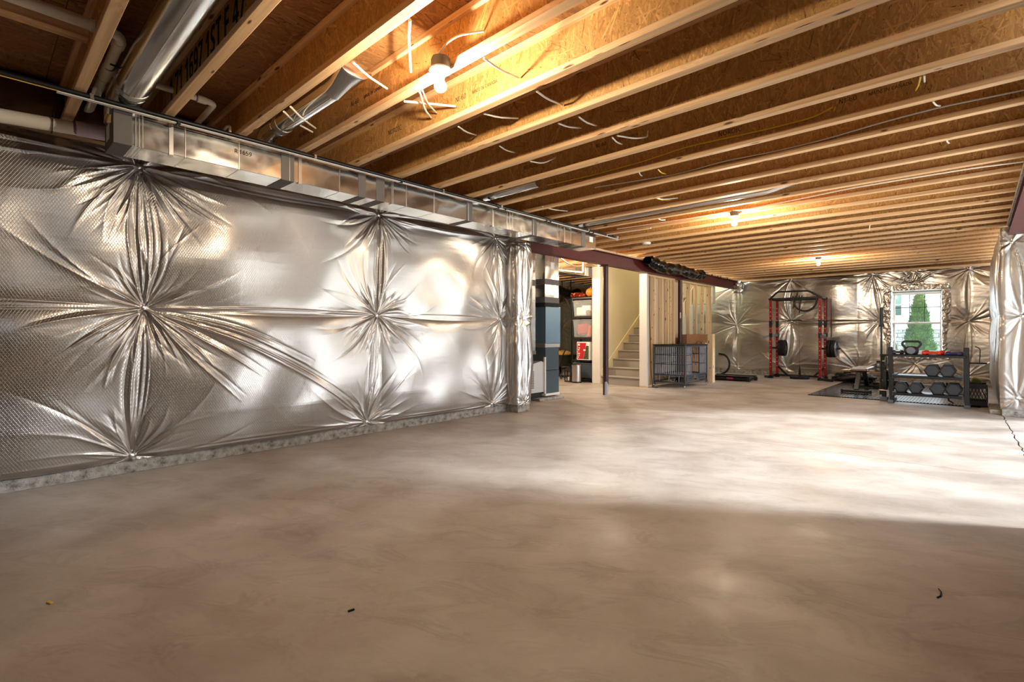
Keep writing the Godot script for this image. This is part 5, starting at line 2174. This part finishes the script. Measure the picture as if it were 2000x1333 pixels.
	# ridged rubber mat
	t = thing("rubber_mat", "large black ridged rubber mat on the floor under the bench", "mat", v(-1.14, 0, -12.55))
	st = mb()
	slab(st, v(-1.19, 0.0, -1.85), v(1.19, 0.010, 1.87), 0.003)
	put("base", st, M.mat_rubber, t)
	st = mb()
	for k in 54:
		var x := -1.165 + k * 0.044
		for z: float in [-0.92, 0.93]:
			bar(st, v(x, 0.0125, z - 0.915), v(x, 0.0125, z + 0.915), 0.026, 0.006, 0.002)
	put("ridges", st, M.mat_rubber, t).set_meta("kind", "stuff")

	# bench
	t = thing("weight_bench", "flat weight bench with a maroon edged pad on the ridged mat", "bench", v(-1.70, 0.016, -12.2))
	st = mb()
	box(st, v(-0.02, 0.43, -0.30), v(0.27, 0.055, 0.95), 0.018)
	put("pad", st, M.pad_vinyl, t)
	st = mb()
	box(st, v(-0.02, 0.40, 0.10), v(0.285, 0.045, 0.18), 0.014)
	put("front_cushion", st, M.maroon_vinyl, t)
	for z: Array in [[0.62, 0.10], [-0.70, -0.45]]:
		st = mb()
		box(st, v(0, 0.03, z[0]), v(0.46, 0.05, 0.055), 0.008)
		put("base_bar", st, M.black, t)
		st = mb()
		bar(st, v(0.0, 0.05, z[0]), v(-0.02, 0.39, z[1]), 0.075, 0.06, 0.006)
		put("leg", st, M.rack_grey, t)
		for s: float in [-0.23, 0.23]:
			st = mb()
			box(st, v(s, 0.03, z[0]), v(0.035, 0.06, 0.065), 0.008)
			put("end_cap", st, M.rubber, t)
	st = mb()
	bar(st, v(0, 0.385, 0.15), v(0, 0.385, -0.75), 0.06, 0.04, 0.004)
	put("spine", st, M.black, t)

	# bag, plank and small gear by the wall
	st = mb()
	bumpy(st, v(-2.15, 0.10, -14.35), v(0.42, 0.105, 0.20), 0.5, 6.0, 20, 30, 0.8)
	one("gym_bag", st, M.black, "slack black gym bag on the floor between the power rack and the bench", "bag")
	t = thing("light_board", "long pale board lying across low blocks by the back wall", "board", v(-1.98, 0, -14.82))
	st = mb()
	slab(st, v(-0.50, 0.215, -0.05), v(0.58, 0.25, 0.05), 0.003)
	put("board", st, M.plank, t)
	for x: float in [-0.38, 0.45]:
		st = mb()
		slab(st, v(x - 0.07, 0, -0.05), v(x + 0.07, 0.215, 0.05), 0.004)
		put("block", st, M.black, t)
	t = thing("water_jug", "grey ribbed jug standing on the pale board near the barbell", "jug", v(-1.72, 0.252, -14.82))
	st = mb()
	lathe(st, [Vector2(0, 0), Vector2(0.075, 0), Vector2(0.08, 0.01), Vector2(0.08, 0.07), Vector2(0.074, 0.08), Vector2(0.08, 0.09), Vector2(0.08, 0.16), Vector2(0.06, 0.20), Vector2(0.045, 0.22)], Transform3D.IDENTITY, 20)
	put("body", st, M.silver_plate, t)
	st = mb()
	lathe(st, [Vector2(0.05, 0.22), Vector2(0.05, 0.25), Vector2(0, 0.255)], Transform3D.IDENTITY, 18)
	put("cap", st, M.black, t)
	for q: Array in [[-1.52, -13.2, 0.22, "short black block lying on the mat behind the bench"], [-1.42, -13.9, 0.30, "long black bar block lying on the mat by the wall"]]:
		st = mb()
		box(st, v(q[0], 0.066, q[1]), v(q[2], 0.10, 0.10), 0.01)
		one("exercise_block", st, M.black, q[3], "block")

	# barbell stand
	t = thing("plate_tree", "black plate stand holding an upright barbell left of the dumbbell rack", "plate stand", v(-1.165, 0, -10.68))
	st = mb()
	slab(st, v(-0.055, 0, -0.10), v(0.055, 0.075, 0.09), 0.008)
	put("base", st, M.rack_foot, t)
	st = mb()
	box(st, v(0, 0.42, 0), v(0.06, 0.72, 0.06), 0.005)
	put("post", st, M.black, t)
	st = mb()
	box(st, v(0.0, 0.79, 0), v(0.115, 0.03, 0.09), 0.006)
	put("top_cap", st, M.black, t)
	for y: float in [0.36, 0.69]:
		st = mb()
		cyl(st, v(-0.02, y, 0.055), v(0.14, y, 0.055), 0.0125, 12, 0.001)
		put("peg", st, M.chrome, t)
	st = mb()
	tube(st, [v(-0.045, 0.10, -0.06), v(-0.045, 0.30, -0.06)], 0.03, 14)
	put("bar_socket", st, M.black, t)
	for k in 2:
		weight_plate(v(-1.135 + 0.036 * k, 0.69, -10.625), Vector3.RIGHT, 0.088, 0.018, M.silver_plate, M.silver_plate, "small silver plate on the top peg of the black plate stand, %s" % ["inner one", "outer one"][k])
	weight_plate(v(-1.137, 0.36, -10.625), Vector3.RIGHT, 0.18, 0.045, M.rubber, M.black, "black plate on the lower peg of the plate stand")
	t = thing("barbell", "long dark barbell standing upright left of the window", "barbell", v(-1.21, 0.11, -10.74))
	st = mb()
	cyl(st, v(0, 0.28, 0), v(0, 1.18, 0), 0.0145, 14)
	put("shaft", st, M.rack_grey, t)
	for y: Array in [[0.0, 0.28], [1.20, 1.50]]:
		st = mb()
		cyl(st, v(0, y[0], 0), v(0, y[1], 0), 0.0255, 18, 0.002)
		put("sleeve", st, M.rack_grey, t)
	st = mb()
	cyl(st, v(0, 1.17, 0), v(0, 1.215, 0), 0.038, 18, 0.004)
	put("collar", st, M.black, t)

	# dumbbell rack
	t = thing("dumbbell_rack", "dark steel three tier dumbbell rack in front of the far window", "dumbbell rack", v(-0.59, 0, -10.5))
	var wd := 0.475
	for s: float in [-1.0, 1.0]:
		st = mb()
		bar(st, v(s * wd + 0.03 * (1.0 if s < 0 else 0.4), 0.0, 0.02), v(s * wd, 0.935, -0.02), 0.068, 0.068, 0.006, Vector3.RIGHT)
		put("upright", st, M.rack_grey, t)
		st = mb()
		bar(st, v(s * wd, 0.0, -0.40), v(s * wd, 0.60, -0.06), 0.05, 0.05, 0.005, Vector3.RIGHT)
		put("rear_strut", st, M.rack_grey, t)
		st = mb()
		slab(st, v(s * wd - 0.03, 0, -0.46), v(s * wd + 0.05, 0.05, 0.09), 0.01)
		put("foot", st, M.rack_foot, t)
		for y: float in [0.455, 0.165]:
			st = mb()
			slab(st, v(s * (wd - 0.09), y - 0.035, -0.30), v(s * (wd - 0.035), y + 0.035, 0.075), 0.005)
			put("bracket", st, M.rack_foot, t)
	for y: float in [0.80, 0.475, 0.185]:
		for z: Array in [[0.085, -0.03], [-0.30, 0.0]]:
			st = mb()
			if y > 0.7:
				slab(st, v(-wd, y - 0.025, z[0] - 0.075), v(wd, y + 0.012, z[0] - 0.035), 0.004)
			else:
				slab(st, v(-wd + 0.05, y - 0.04 + z[1] * 0.2, z[0] - 0.02), v(wd - 0.05, y - 0.002, z[0] + 0.016), 0.004)
			put("shelf_rail", st, M.rack_grey, t)
		st = mb()
		slab(st, v(-wd + 0.04, y - 0.014, -0.32), v(wd - 0.04, y - 0.004, 0.08 if y < 0.7 else 0.04), 0.002)
		put("shelf", st, M.rack_grey, t)
	for y: float in [0.70]:
		st = mb()
		cyl(st, v(wd, y, 0), v(wd + 0.235, y, 0), 0.012, 12, 0.001)
		put("plate_peg", st, M.black, t)
		st = mb()
		tube(st, rounded([v(wd + 0.15, y + 0.012, -0.02), v(wd + 0.16, y + 0.22, -0.03), v(wd + 0.10, y + 0.26, -0.03)], 0.03), 0.006, 8)
		put("pin", st, M.black, t)
	st = mb()
	cyl(st, v(-wd - 0.15, 0.20, 0), v(-wd, 0.20, 0), 0.012, 12, 0.001)
	put("plate_peg", st, M.chrome, t)
	var spots := [[-0.519, 0.472, 0.107, "dark hexagonal dumbbell on the middle shelf, the left of two"], [-0.333, 0.472, 0.108, "dark hexagonal dumbbell on the middle shelf, the right of two"], [-0.915, 0.183, 0.096, "dark hexagonal dumbbell on the bottom shelf, first from the left"], [-0.725, 0.183, 0.098, "dark hexagonal dumbbell on the bottom shelf, second from the left"], [-0.452, 0.183, 0.108, "dark hexagonal dumbbell on the bottom shelf, third from the left"], [-0.262, 0.183, 0.108, "dark hexagonal dumbbell on the bottom shelf, at its right end"]]
	for q: Array in spots:
		hex_dumbbell(v(q[0], q[1], -10.47), q[2], q[3], M.hex_rubber, "hexagonal dumbbells on the rack")
	# things on the top shelf
	t = thing("kettlebell", "large grey kettlebell on top of the dumbbell rack before the window", "kettlebell", v(-0.79, 0.813, -10.58))
	st = mb()
	lathe(st, [Vector2(0, 0), Vector2(0.065, 0), Vector2(0.085, 0.012), Vector2(0.098, 0.05), Vector2(0.096, 0.085), Vector2(0.080, 0.115), Vector2(0.05, 0.133), Vector2(0, 0.14)], Transform3D.IDENTITY, 32, 0.5)
	put("body", st, M.hex_rubber, t)
	st = mb()
	tube(st, rounded([v(-0.070, 0.10, 0), v(-0.125, 0.165, 0), v(-0.105, 0.215, 0), v(0.105, 0.215, 0), v(0.125, 0.165, 0), v(0.070, 0.10, 0)], 0.045, 6), 0.0175, 14)
	put("handle", st, M.hex_rubber, t)
	st = mb()
	lathe(st, [Vector2(0, 0.0), Vector2(0.06, 0.0), Vector2(0.055, 0.006), Vector2(0, 0.007)], frame_along(v(0, 0.065, 0.094), Vector3.BACK), 24)
	put("face", st, M.silver_plate, t)
	small_dumbbell(v(-0.97, 0.813, -10.58), 0.5, M.hex_rubber, "small black dumbbell at the left end of the rack's top shelf", 0.034, 0.17)
	small_dumbbell(v(-0.53, 0.813, -10.50), 0.05, M.orange_vinyl, "orange dumbbell on the rack's top shelf, the front one", 0.033, 0.24)
	small_dumbbell(v(-0.50, 0.813, -10.63), -0.12, M.orange_vinyl, "orange dumbbell on the rack's top shelf, the rear one", 0.036, 0.25)
	small_dumbbell(v(-0.265, 0.813, -10.52), 0.03, M.purple_vinyl, "purple dumbbell on the rack's top shelf, the front one", 0.027, 0.20)
	small_dumbbell(v(-0.255, 0.813, -10.62), -0.05, M.purple_vinyl, "purple dumbbell on the rack's top shelf, the rear one", 0.028, 0.21)

	# open crate with a ball in it
	t = thing("plastic_crate", "black lattice sided crate on the floor right of the dumbbell rack", "crate", v(0.01, 0.0, -10.98))
	st = mb()
	slab(st, v(-0.11, 0.016, -0.20), v(0.11, 0.03, 0.20), 0.003)
	put("bottom", st, M.black, t)
	for z: float in [-0.20, 0.20]:
		st = mb()
		slab(st, v(-0.12, 0.016, z - 0.008), v(0.12, 0.09, z + 0.008), 0.003)
		slab(st, v(-0.12, 0.29, z - 0.012), v(0.12, 0.36, z + 0.012), 0.003)
		for k in 7:
			var x := -0.12 + 0.04 * k
			bar(st, v(x, 0.08, z), v(minf(x + 0.08, 0.12), 0.30, z), 0.008, 0.008)
			bar(st, v(x, 0.08, z), v(maxf(x - 0.08, -0.12), 0.30, z), 0.008, 0.008)
		put("end_wall", st, M.black, t)
	for x: float in [-0.115, 0.115]:
		st = mb()
		slab(st, v(x - 0.006, 0.016, -0.20), v(x + 0.006, 0.09, 0.20), 0.003)
		slab(st, v(x - 0.006, 0.29, -0.20), v(x + 0.006, 0.36, 0.20), 0.003)
		for k in 6:
			var z := -0.2 + 0.08 * k
			bar(st, v(x, 0.08, z), v(x, 0.30, z), 0.010, 0.010)
		put("side_wall", st, M.black, t)
	st = mb()
	var g := []
	for i in 17:
		var row := []
		for k in 29:
			var a := PI * i / 16.0
			var b := TAU * (k % 28) / 28.0
			row.append(v(-0.02 + sin(a) * cos(b) * 0.085, 0.355 + cos(a) * 0.085, -11.05 + sin(a) * sin(b) * 0.085))
		g.append(row)
	grid(st, g, true)
	one("exercise_ball", st, M.ball_green, "olive green ball resting in the black crate", "ball")
	t = thing("bungee_strap", "black strap lying on the floor behind the dumbbell rack", "strap", v(-0.36, 0.016, -10.95))
	st = mb()
	tube(st, [v(0, 0.32, -0.1), v(0.0, 0.14, -0.05), v(0.03, 0.03, 0.0), v(0.08, 0.008, 0.03)], 0.012, 8)
	put("strap", st, M.black, t)


# ---------------------------------------------------------------- window, outdoors, cables
func build_small() -> void:
	build_window()
	build_outdoors()
	# smoke alarm
	var t := thing("smoke_alarm", "round white smoke alarm on the ceiling joists above the beam", "smoke alarm", v(-4.14, CEIL, -7.84))
	var st := mb()
	lathe(st, [Vector2(0, 0), Vector2(0.072, 0), Vector2(0.072, -0.018), Vector2(0.066, -0.030), Vector2(0.05, -0.040), Vector2(0, -0.042)], Transform3D.IDENTITY, 28)
	put("body", st, M.white, t)
	st = mb()
	lathe(st, [Vector2(0.05, -0.0405), Vector2(0.046, -0.044), Vector2(0.038, -0.0445), Vector2(0.034, -0.0415)], Transform3D.IDENTITY, 28)
	put("vent_ring", st, M.box_grey, t)
	build_cables()
	# specks on the floor
	st = mb()
	box(st, fl_at(97, 1179) + v(0, 0.003, 0), v(0.03, 0.006, 0.012), 0.002, Basis(Vector3.UP, 0.4))
	one("wood_chip", st, M.yellow_cable, "tiny yellow chip on the bare floor at the lower left", "chip")
	st = mb()
	bar(st, fl_at(680, 1196) + v(0, 0.003, 0), fl_at(692, 1192) + v(0, 0.003, 0), 0.008, 0.005)
	one("twig", st, M.ink, "tiny dark sliver on the bare floor near the bottom middle", "debris")
	st = mb()
	tube(st, [fl_at(1833, 1152) + v(0, 0.003, 0), fl_at(1838, 1158) + v(0, 0.003, 0), fl_at(1837, 1166) + v(0, 0.003, 0), fl_at(1830, 1169) + v(0, 0.003, 0)], 0.0025, 6)
	one("wire_scrap", st, M.ink, "short curled dark wire scrap on the floor at the lower right", "debris")


func fl_at(u: float, w: float) -> Vector3:
	# the floor point under a pixel of the photograph, used only to read measurements off it
	var th := atan(907.0 / 976.0)
	var r := u - 1000.0
	var d := Vector3(r * cos(th) - 976.0 * sin(th), 653.0 - w, -r * sin(th) - 976.0 * cos(th))
	return Vector3(0, 1.15, 0) + d * (-1.15 / d.y)


func build_window() -> void:
	var w := structure("window_1", "white double hung window with a grid in its upper sash, in the far wall")
	var x0 := -1.56
	var x1 := -0.53
	var y0 := 0.665
	var y1 := 2.20
	var z := -15.42
	var st := mb()
	slab(st, v(x0, y0, z - 0.07), v(x0 + 0.06, y1, z + 0.02), 0.006)
	slab(st, v(x1 - 0.06, y0, z - 0.07), v(x1, y1, z + 0.02), 0.006)
	slab(st, v(x0 + 0.06, y1 - 0.055, z - 0.07), v(x1 - 0.06, y1, z + 0.02), 0.006)
	slab(st, v(x0 + 0.06, y0, z - 0.07), v(x1 - 0.06, y0 + 0.05, z + 0.03), 0.006)
	put("window_frame", st, M.trim_paint, w)
	for s: Array in [[y0 + 0.05, 1.43, 0.0, "lower"], [1.40, y1 - 0.055, -0.035, "upper"]]:
		st = mb()
		var a: float = x0 + 0.06
		var b: float = x1 - 0.06
		var zz: float = z + s[2]
		slab(st, v(a, s[0], zz - 0.016), v(a + 0.035, s[1], zz + 0.012), 0.004)
		slab(st, v(b - 0.035, s[0], zz - 0.016), v(b, s[1], zz + 0.012), 0.004)
		slab(st, v(a + 0.035, s[0], zz - 0.016), v(b - 0.035, s[0] + 0.04, zz + 0.012), 0.004)
		slab(st, v(a + 0.035, s[1] - 0.04, zz - 0.016), v(b - 0.035, s[1], zz + 0.012), 0.004)
		var sash := put("sash", st, M.trim_paint, w)
		st = mb()
		slab(st, v(a + 0.035, s[0] + 0.04, zz - 0.004), v(b - 0.035, s[1] - 0.04, zz))
		put("pane", st, M.glass, sash)
		if s[3] == "upper":
			for k in 2:
				st = mb()
				var x := lerpf(a + 0.035, b - 0.035, (k + 1) / 3.0)
				slab(st, v(x - 0.007, s[0] + 0.04, zz - 0.009), v(x + 0.007, s[1] - 0.04, zz + 0.004), 0.002)
				put("muntin", st, M.muntin, sash)
			st = mb()
			slab(st, v(a + 0.035, 1.785, zz - 0.009), v(b - 0.035, 1.80, zz + 0.004), 0.002)
			put("muntin", st, M.muntin, sash)
		else:
			st = mb()
			slab(st, v(-1.09, s[1] - 0.005, zz + 0.010), v(-1.0, s[1] + 0.012, zz + 0.03), 0.003)
			put("sash_lock", st, M.white, sash)


func build_outdoors() -> void:
	stone("siding", Color(0.93, 0.94, 0.95), 0.6)
	var m := stone("grass", Color(1, 1, 1), 0.95)
	m.albedo_texture = noise_tex(256, 0.05, 4, [[0.0, Color(0.24, 0.34, 0.12)], [1.0, Color(0.48, 0.58, 0.27)]], 81)
	m = stone("veneer", Color(1, 1, 1), 0.9)
	m.albedo_texture = noise_tex(256, 0.05, 3, [[0.0, Color(0.55, 0.55, 0.53)], [1.0, Color(0.80, 0.80, 0.78)]], 82)
	stone("shutter", Color(0.42, 0.56, 0.50), 0.6)
	stone("house_glass", Color(0.25, 0.36, 0.33), 0.1)
	var st := mb()
	slab(st, v(-14, 0.25, -15.5), v(9, 0.40, -40))
	var o := structure("ground", "lawn outside the far window")
	put("lawn", st, M.grass, o)
	# neighbouring house
	var t := thing("house", "white sided neighbouring house with a stone base outside the far window", "house", v(-1.5, 0.40, -24.0))
	st = mb()
	slab(st, v(-5, 0.0, -4), v(5, 0.94, -0.02))
	put("base_wall", st, M.veneer, t)
	# courses of stone
	for j in 6:
		for k in 13:
			st = mb()
			var w := 0.30
			var x := -2.2 + k * w + (0.15 if j % 2 else 0.0)
			slab(st, v(x + 0.01, 0.01 + j * 0.155, -0.02), v(x + w - 0.01, 0.145 + j * 0.155, rng.randf_range(0.005, 0.03)), 0.008, Vector2(rng.randf(), rng.randf()) * 3.0)
			put("stone", st, M.veneer, t)
	st = mb()
	slab(st, v(-5, 0.94, -4), v(5, 6.0, -0.03))
	slab(st, v(-5, 0.92, -0.03), v(5, 0.99, 0.05))
	put("wall", st, M.siding, t)
	for k in 20:
		st = mb()
		var y := 0.99 + k * 0.115
		plate(st, [Vector2(-0.028, y), Vector2(0.012, y), Vector2(-0.012, y + 0.118), Vector2(-0.028, y + 0.118)], 9.0, Transform3D(Basis(Vector3.UP, -PI / 2), v(0, 0, 0.0)))
		put("siding_board", st, M.siding, t)
	st = mb()
	slab(st, v(-1.35, 1.42, -0.02), v(-0.52, 2.30, 0.03), 0.004)
	var win := put("window", st, M.siding, t)
	for y: Array in [[1.47, 1.84], [1.88, 2.26]]:
		st = mb()
		slab(st, v(-1.28, y[0], 0.02), v(-0.59, y[1], 0.034))
		put("pane", st, M.shutter if y[0] > 1.6 else M.house_glass, win)
	tree(v(-1.21, 0.40, -18.6), 1.95, 0.31, "tall conical green arborvitae outside the far window")
	tree(v(-2.12, 0.40, -18.9), 1.15, 0.34, "smaller arborvitae cut off at the left edge of the far window")


func tree(at: Vector3, high: float, r: float, label: String) -> void:
	if not M.has("needles"):
		var n := stone("needles", Color(1, 1, 1), 0.8)
		n.vertex_color_use_as_albedo = true
		n.backlight_enabled = true
		n.backlight = Color(0.22, 0.34, 0.10)
		stone("bark", Color(0.28, 0.20, 0.14), 0.9)
	var t := thing("arborvitae", label, "tree", at)
	var st := mb()
	lathe(st, [Vector2(0.05, 0), Vector2(0.035, high * 0.5), Vector2(0.0, high * 0.95)], Transform3D.IDENTITY, 10)
	put("trunk", st, M.bark, t)
	# flat upright sprays of scale leaves
	var spray := mb()
	for s: Array in [[0, 0, 1.0, 0.0], [0.25, 0.018, 0.7, 0.5], [0.25, -0.018, 0.7, -0.5], [0.55, 0.022, 0.6, 0.6], [0.55, -0.022, 0.6, -0.6], [0.8, 0.0, 0.4, 0.1]]:
		plate(spray, [Vector2(0, 0), Vector2(0.011, 0.02), Vector2(0.010, 0.045), Vector2(0, 0.07), Vector2(-0.010, 0.045), Vector2(-0.011, 0.02)], 0.003, Transform3D(Basis(Vector3.BACK, -s[3]) * Basis.from_scale(Vector3.ONE * s[2]), v(s[1], s[0] * 0.09, 0)))
	var mm := MultiMesh.new()
	mm.transform_format = MultiMesh.TRANSFORM_3D
	mm.use_colors = true
	mm.mesh = spray.commit()
	var n := int(3600 * high)
	mm.instance_count = n
	for i in n:
		var f := 1.0 - sqrt(rng.randf() * 0.995)
		var y := f * high
		var prof := r * (1.0 - f) ** 0.75 * (0.9 if f < 0.08 else 1.0)
		var a := rng.randf() * TAU
		prof *= 1.0 + 0.13 * sin(a * 5.0 + y * 7.0) + 0.10 * sin(a * 3.0 - y * 13.0)
		var d := prof * rng.randf_range(0.72, 1.06)
		var out := v(cos(a), 0, sin(a))
		var up := (Vector3.UP + out * rng.randf_range(0.1, 0.75)).normalized()
		var x := up.cross(out.rotated(Vector3.UP, rng.randf_range(-1.2, 1.2))).normalized()
		var sc := rng.randf_range(0.8, 1.5)
		mm.set_instance_transform(i, Transform3D(Basis(x, up, x.cross(up)).scaled(Vector3.ONE * sc), out * d + Vector3.UP * y))
		var tone := rng.randf()
		mm.set_instance_color(i, Color(0.03, 0.10, 0.015).lerp(Color(0.15, 0.33, 0.06), tone * tone))
	var o := MultiMeshInstance3D.new()
	o.name = "foliage"
	o.multimesh = mm
	o.set_meta("kind", "stuff")
	mm.mesh.surface_set_material(0, M.needles)
	t.add_child(o, true)


func cable(pts: Array, r: float, m: Material, label: String) -> void:
	var st := mb()
	var path := rounded(pts, 0.12, 5) if pts.size() > 2 else pts
	if pts.size() == 2:
		var mid: Vector3 = (pts[0] + pts[1]) * 0.5 + v(0, -0.012, 0)
		path = [pts[0], pts[0].lerp(mid, 0.6) + v(0, -0.003, 0), mid, mid.lerp(pts[1], 0.5), pts[1]]
	tube(st, path, r, 8)
	one("cable", st, m, label, "cable")


func build_cables() -> void:
	var w: Material = M.cable
	cable([v(-2.10, 2.74, -1.50), v(-2.39, 2.853, -1.70), v(-2.52, 2.845, -1.80), v(-2.65, 2.829, -1.90)], 0.0085, w, "thick white cable hanging beside the joist left of the nearest bulb")
	cable([v(-2.661, 2.735, -1.50), v(-2.92, 2.812, -1.90)], 0.007, w, "white cable stub between the round duct and the nearest bulb")
	cable([v(-3.611, 2.735, -1.50), v(-3.875, 2.793, -1.70), v(-4.013, 2.818, -1.90)], 0.007, w, "bent white cable crossing the second round duct, the lower of two")
	cable([v(-3.50, 2.735, -1.50), v(-3.96, 2.835, -1.90)], 0.007, w, "straight white cable crossing the second round duct, the upper of two")
	cable([v(-2.668, 2.735, -1.985), v(-2.9, 2.76, -2.20), v(-3.065, 2.812, -2.386)], 0.008, w, "white cable loop hanging under the joist just left of the nearest bulb")
	cable([v(-2.64, 2.735, -1.985), v(-2.84, 2.78, -2.18), v(-3.0, 2.83, -2.386)], 0.006, w, "thinner white cable beside the loop left of the nearest bulb")
	cable([v(-2.85, 2.735, -1.993), v(-2.883, 2.80, -2.19), v(-2.777, 2.809, -2.386)], 0.008, w, "white cable curving sideways below the nearest bulb")
	cable([v(-2.072, 2.735, -1.992), v(-2.163, 2.803, -2.386)], 0.0065, w, "white cable stub right of the nearest bulb")
	cable([v(-2.26, 2.74, -1.80), v(-2.12, 2.80, -1.80), v(-2.0, 2.83, -1.92)], 0.006, w, "white cable rising from the nearest junction box")
	cable([v(-2.1, 2.735, -2.495), v(-2.179, 2.797, -2.874)], 0.0065, w, "white cable stub in the second bay past the nearest bulb, right one")
	cable([v(-2.591, 2.735, -2.492), v(-2.606, 2.827, -2.874)], 0.0065, w, "white cable stub in the second bay past the nearest bulb, middle one")
	cable([v(-2.894, 2.735, -2.512), v(-3.082, 2.825, -2.874)], 0.006, w, "white cable stub in the second bay past the nearest bulb, left one")
	cable([v(-2.123, 2.735, -2.996), v(-2.209, 2.804, -3.362)], 0.0065, w, "white cable stub in the third bay past the nearest bulb, right one")
	cable([v(-2.302, 2.735, -2.986), v(-2.356, 2.829, -3.362)], 0.0065, w, "white cable stub in the third bay past the nearest bulb, middle one")
	cable([v(-2.94, 2.735, -3.006), v(-3.092, 2.811, -3.362)], 0.006, w, "white cable stub in the third bay past the nearest bulb, left one")
	cable([v(-2.101, 2.735, -3.491), v(-2.06, 2.76, -3.7), v(-2.036, 2.809, -3.849)], 0.0065, w, "curved white cable under the stamped joist, right one")
	cable([v(-2.147, 2.735, -3.49), v(-2.265, 2.808, -3.849)], 0.0065, w, "short white cable under the stamped joist, beside the curved one")
	cable([v(-2.995, 2.735, -3.464), v(-3.002, 2.761, -3.657), v(-2.999, 2.868, -3.849)], 0.0065, w, "curled white cable under the stamped joist, left one")
	cable([v(-2.02, 2.86, -3.85), v(-2.02, 2.80, -3.83)], 0.006, w, "tiny white cable end above the curved white cable")
	cable([v(-0.234, 2.735, -3.956), v(-0.254, 2.842, -4.337)], 0.006, w, "white cable end near the upper right corner, the nearest one")
	cable([v(-0.25, 2.735, -3.96), v(-0.30, 2.80, -4.337)], 0.005, M.yellow_cable, "yellowish cable end beside the nearest white one at the upper right")
	cable([v(-0.217, 2.735, -4.44), v(-0.195, 2.826, -4.825)], 0.006, w, "white cable end at the right, in front of the long grey cable")
	cable([v(-0.179, 2.735, -5.362), v(-0.174, 2.819, -5.80)], 0.006, w, "white cable end at the right, beyond the long grey cable")
	cable([v(0.15, 2.735, -3.02), v(0.13, 2.80, -3.2), v(0.10, 2.86, -3.36)], 0.012, M.pvc, "thick white cable end at the right edge of the ceiling")
	cable([v(-2.402, 2.735, -4.388), v(-2.599, 2.829, -4.825)], 0.006, w, "short white cable below the long yellow cable")
	cable([v(-2.243, 2.735, -4.474), v(-2.334, 2.793, -4.825)], 0.006, M.yellow_cable, "short yellow cable end below the long grey cable")
	cable([v(-2.716, 2.735, -5.356), v(-2.76, 2.76, -5.60), v(-2.65, 2.80, -5.80)], 0.007, w, "curled white cable end above the middle bulb")
	cable([v(-2.74, 2.735, -5.36), v(-2.74, 2.79, -5.80)], 0.005, M.yellow_cable, "yellow cable end beside the curled white one above the middle bulb")
	var run := []
	for q: Array in [[-3.5, 2.81], [-2.9, 2.79], [-2.3, 2.80], [-1.9, 2.83], [-1.2, 2.80], [-0.9, 2.80], [-0.78, 2.84]]:
		run.append(v(q[0], q[1], -4.345))
	cable(run, 0.006, M.yellow_cable, "long yellow cable stapled along the side of a joist")
	run = []
	for q: Array in [[-3.2, 2.83], [-2.6, 2.79], [-2.17, 2.765], [-1.75, 2.79], [-1.3, 2.77], [-0.95, 2.775], [-0.5, 2.81], [-0.2, 2.82], [0.3, 2.80]]:
		run.append(v(q[0], q[1], -4.835))
	cable(run, 0.0065, M.box_white, "long pale grey cable stapled along the side of a joist")
	cable([v(-2.30, 2.745, -6.66), v(-2.1, 2.708, -6.56), v(-1.7, 2.706, -6.50), v(-1.4, 2.708, -6.45), v(-0.98, 2.706, -6.36), v(-0.55, 2.707, -6.36), v(0.0, 2.706, -6.37), v(0.31, 2.706, -6.44)], 0.0075, w, "long white cable running from the middle bulb to the right wall")
	cable([v(-2.32, 2.745, -6.68), v(-2.8, 2.708, -6.55), v(-3.3, 2.706, -6.52), v(-3.9, 2.708, -6.48)], 0.006, w, "white cable running left from the middle bulb")
	cable([v(-4.30, 2.706, -6.72), v(-4.0, 2.708, -6.74), v(-3.5, 2.706, -6.76)], 0.009, w, "white cable beside the end of the trunk duct")
	cable([v(-3.20, 2.735, -6.40), v(-3.21, 2.76, -6.62)], 0.006, w, "tiny white cable end left of the middle bulb")
	cable([v(-3.95, 2.735, -4.80), v(-3.93, 2.765, -5.30)], 0.006, w, "tiny white cable end right of the slim round duct")
	cable([v(-1.12, 2.722, -8.756), v(-1.13, 2.645, -8.77)], 0.006, w, "tiny white cable end hanging between the middle and far bulbs")
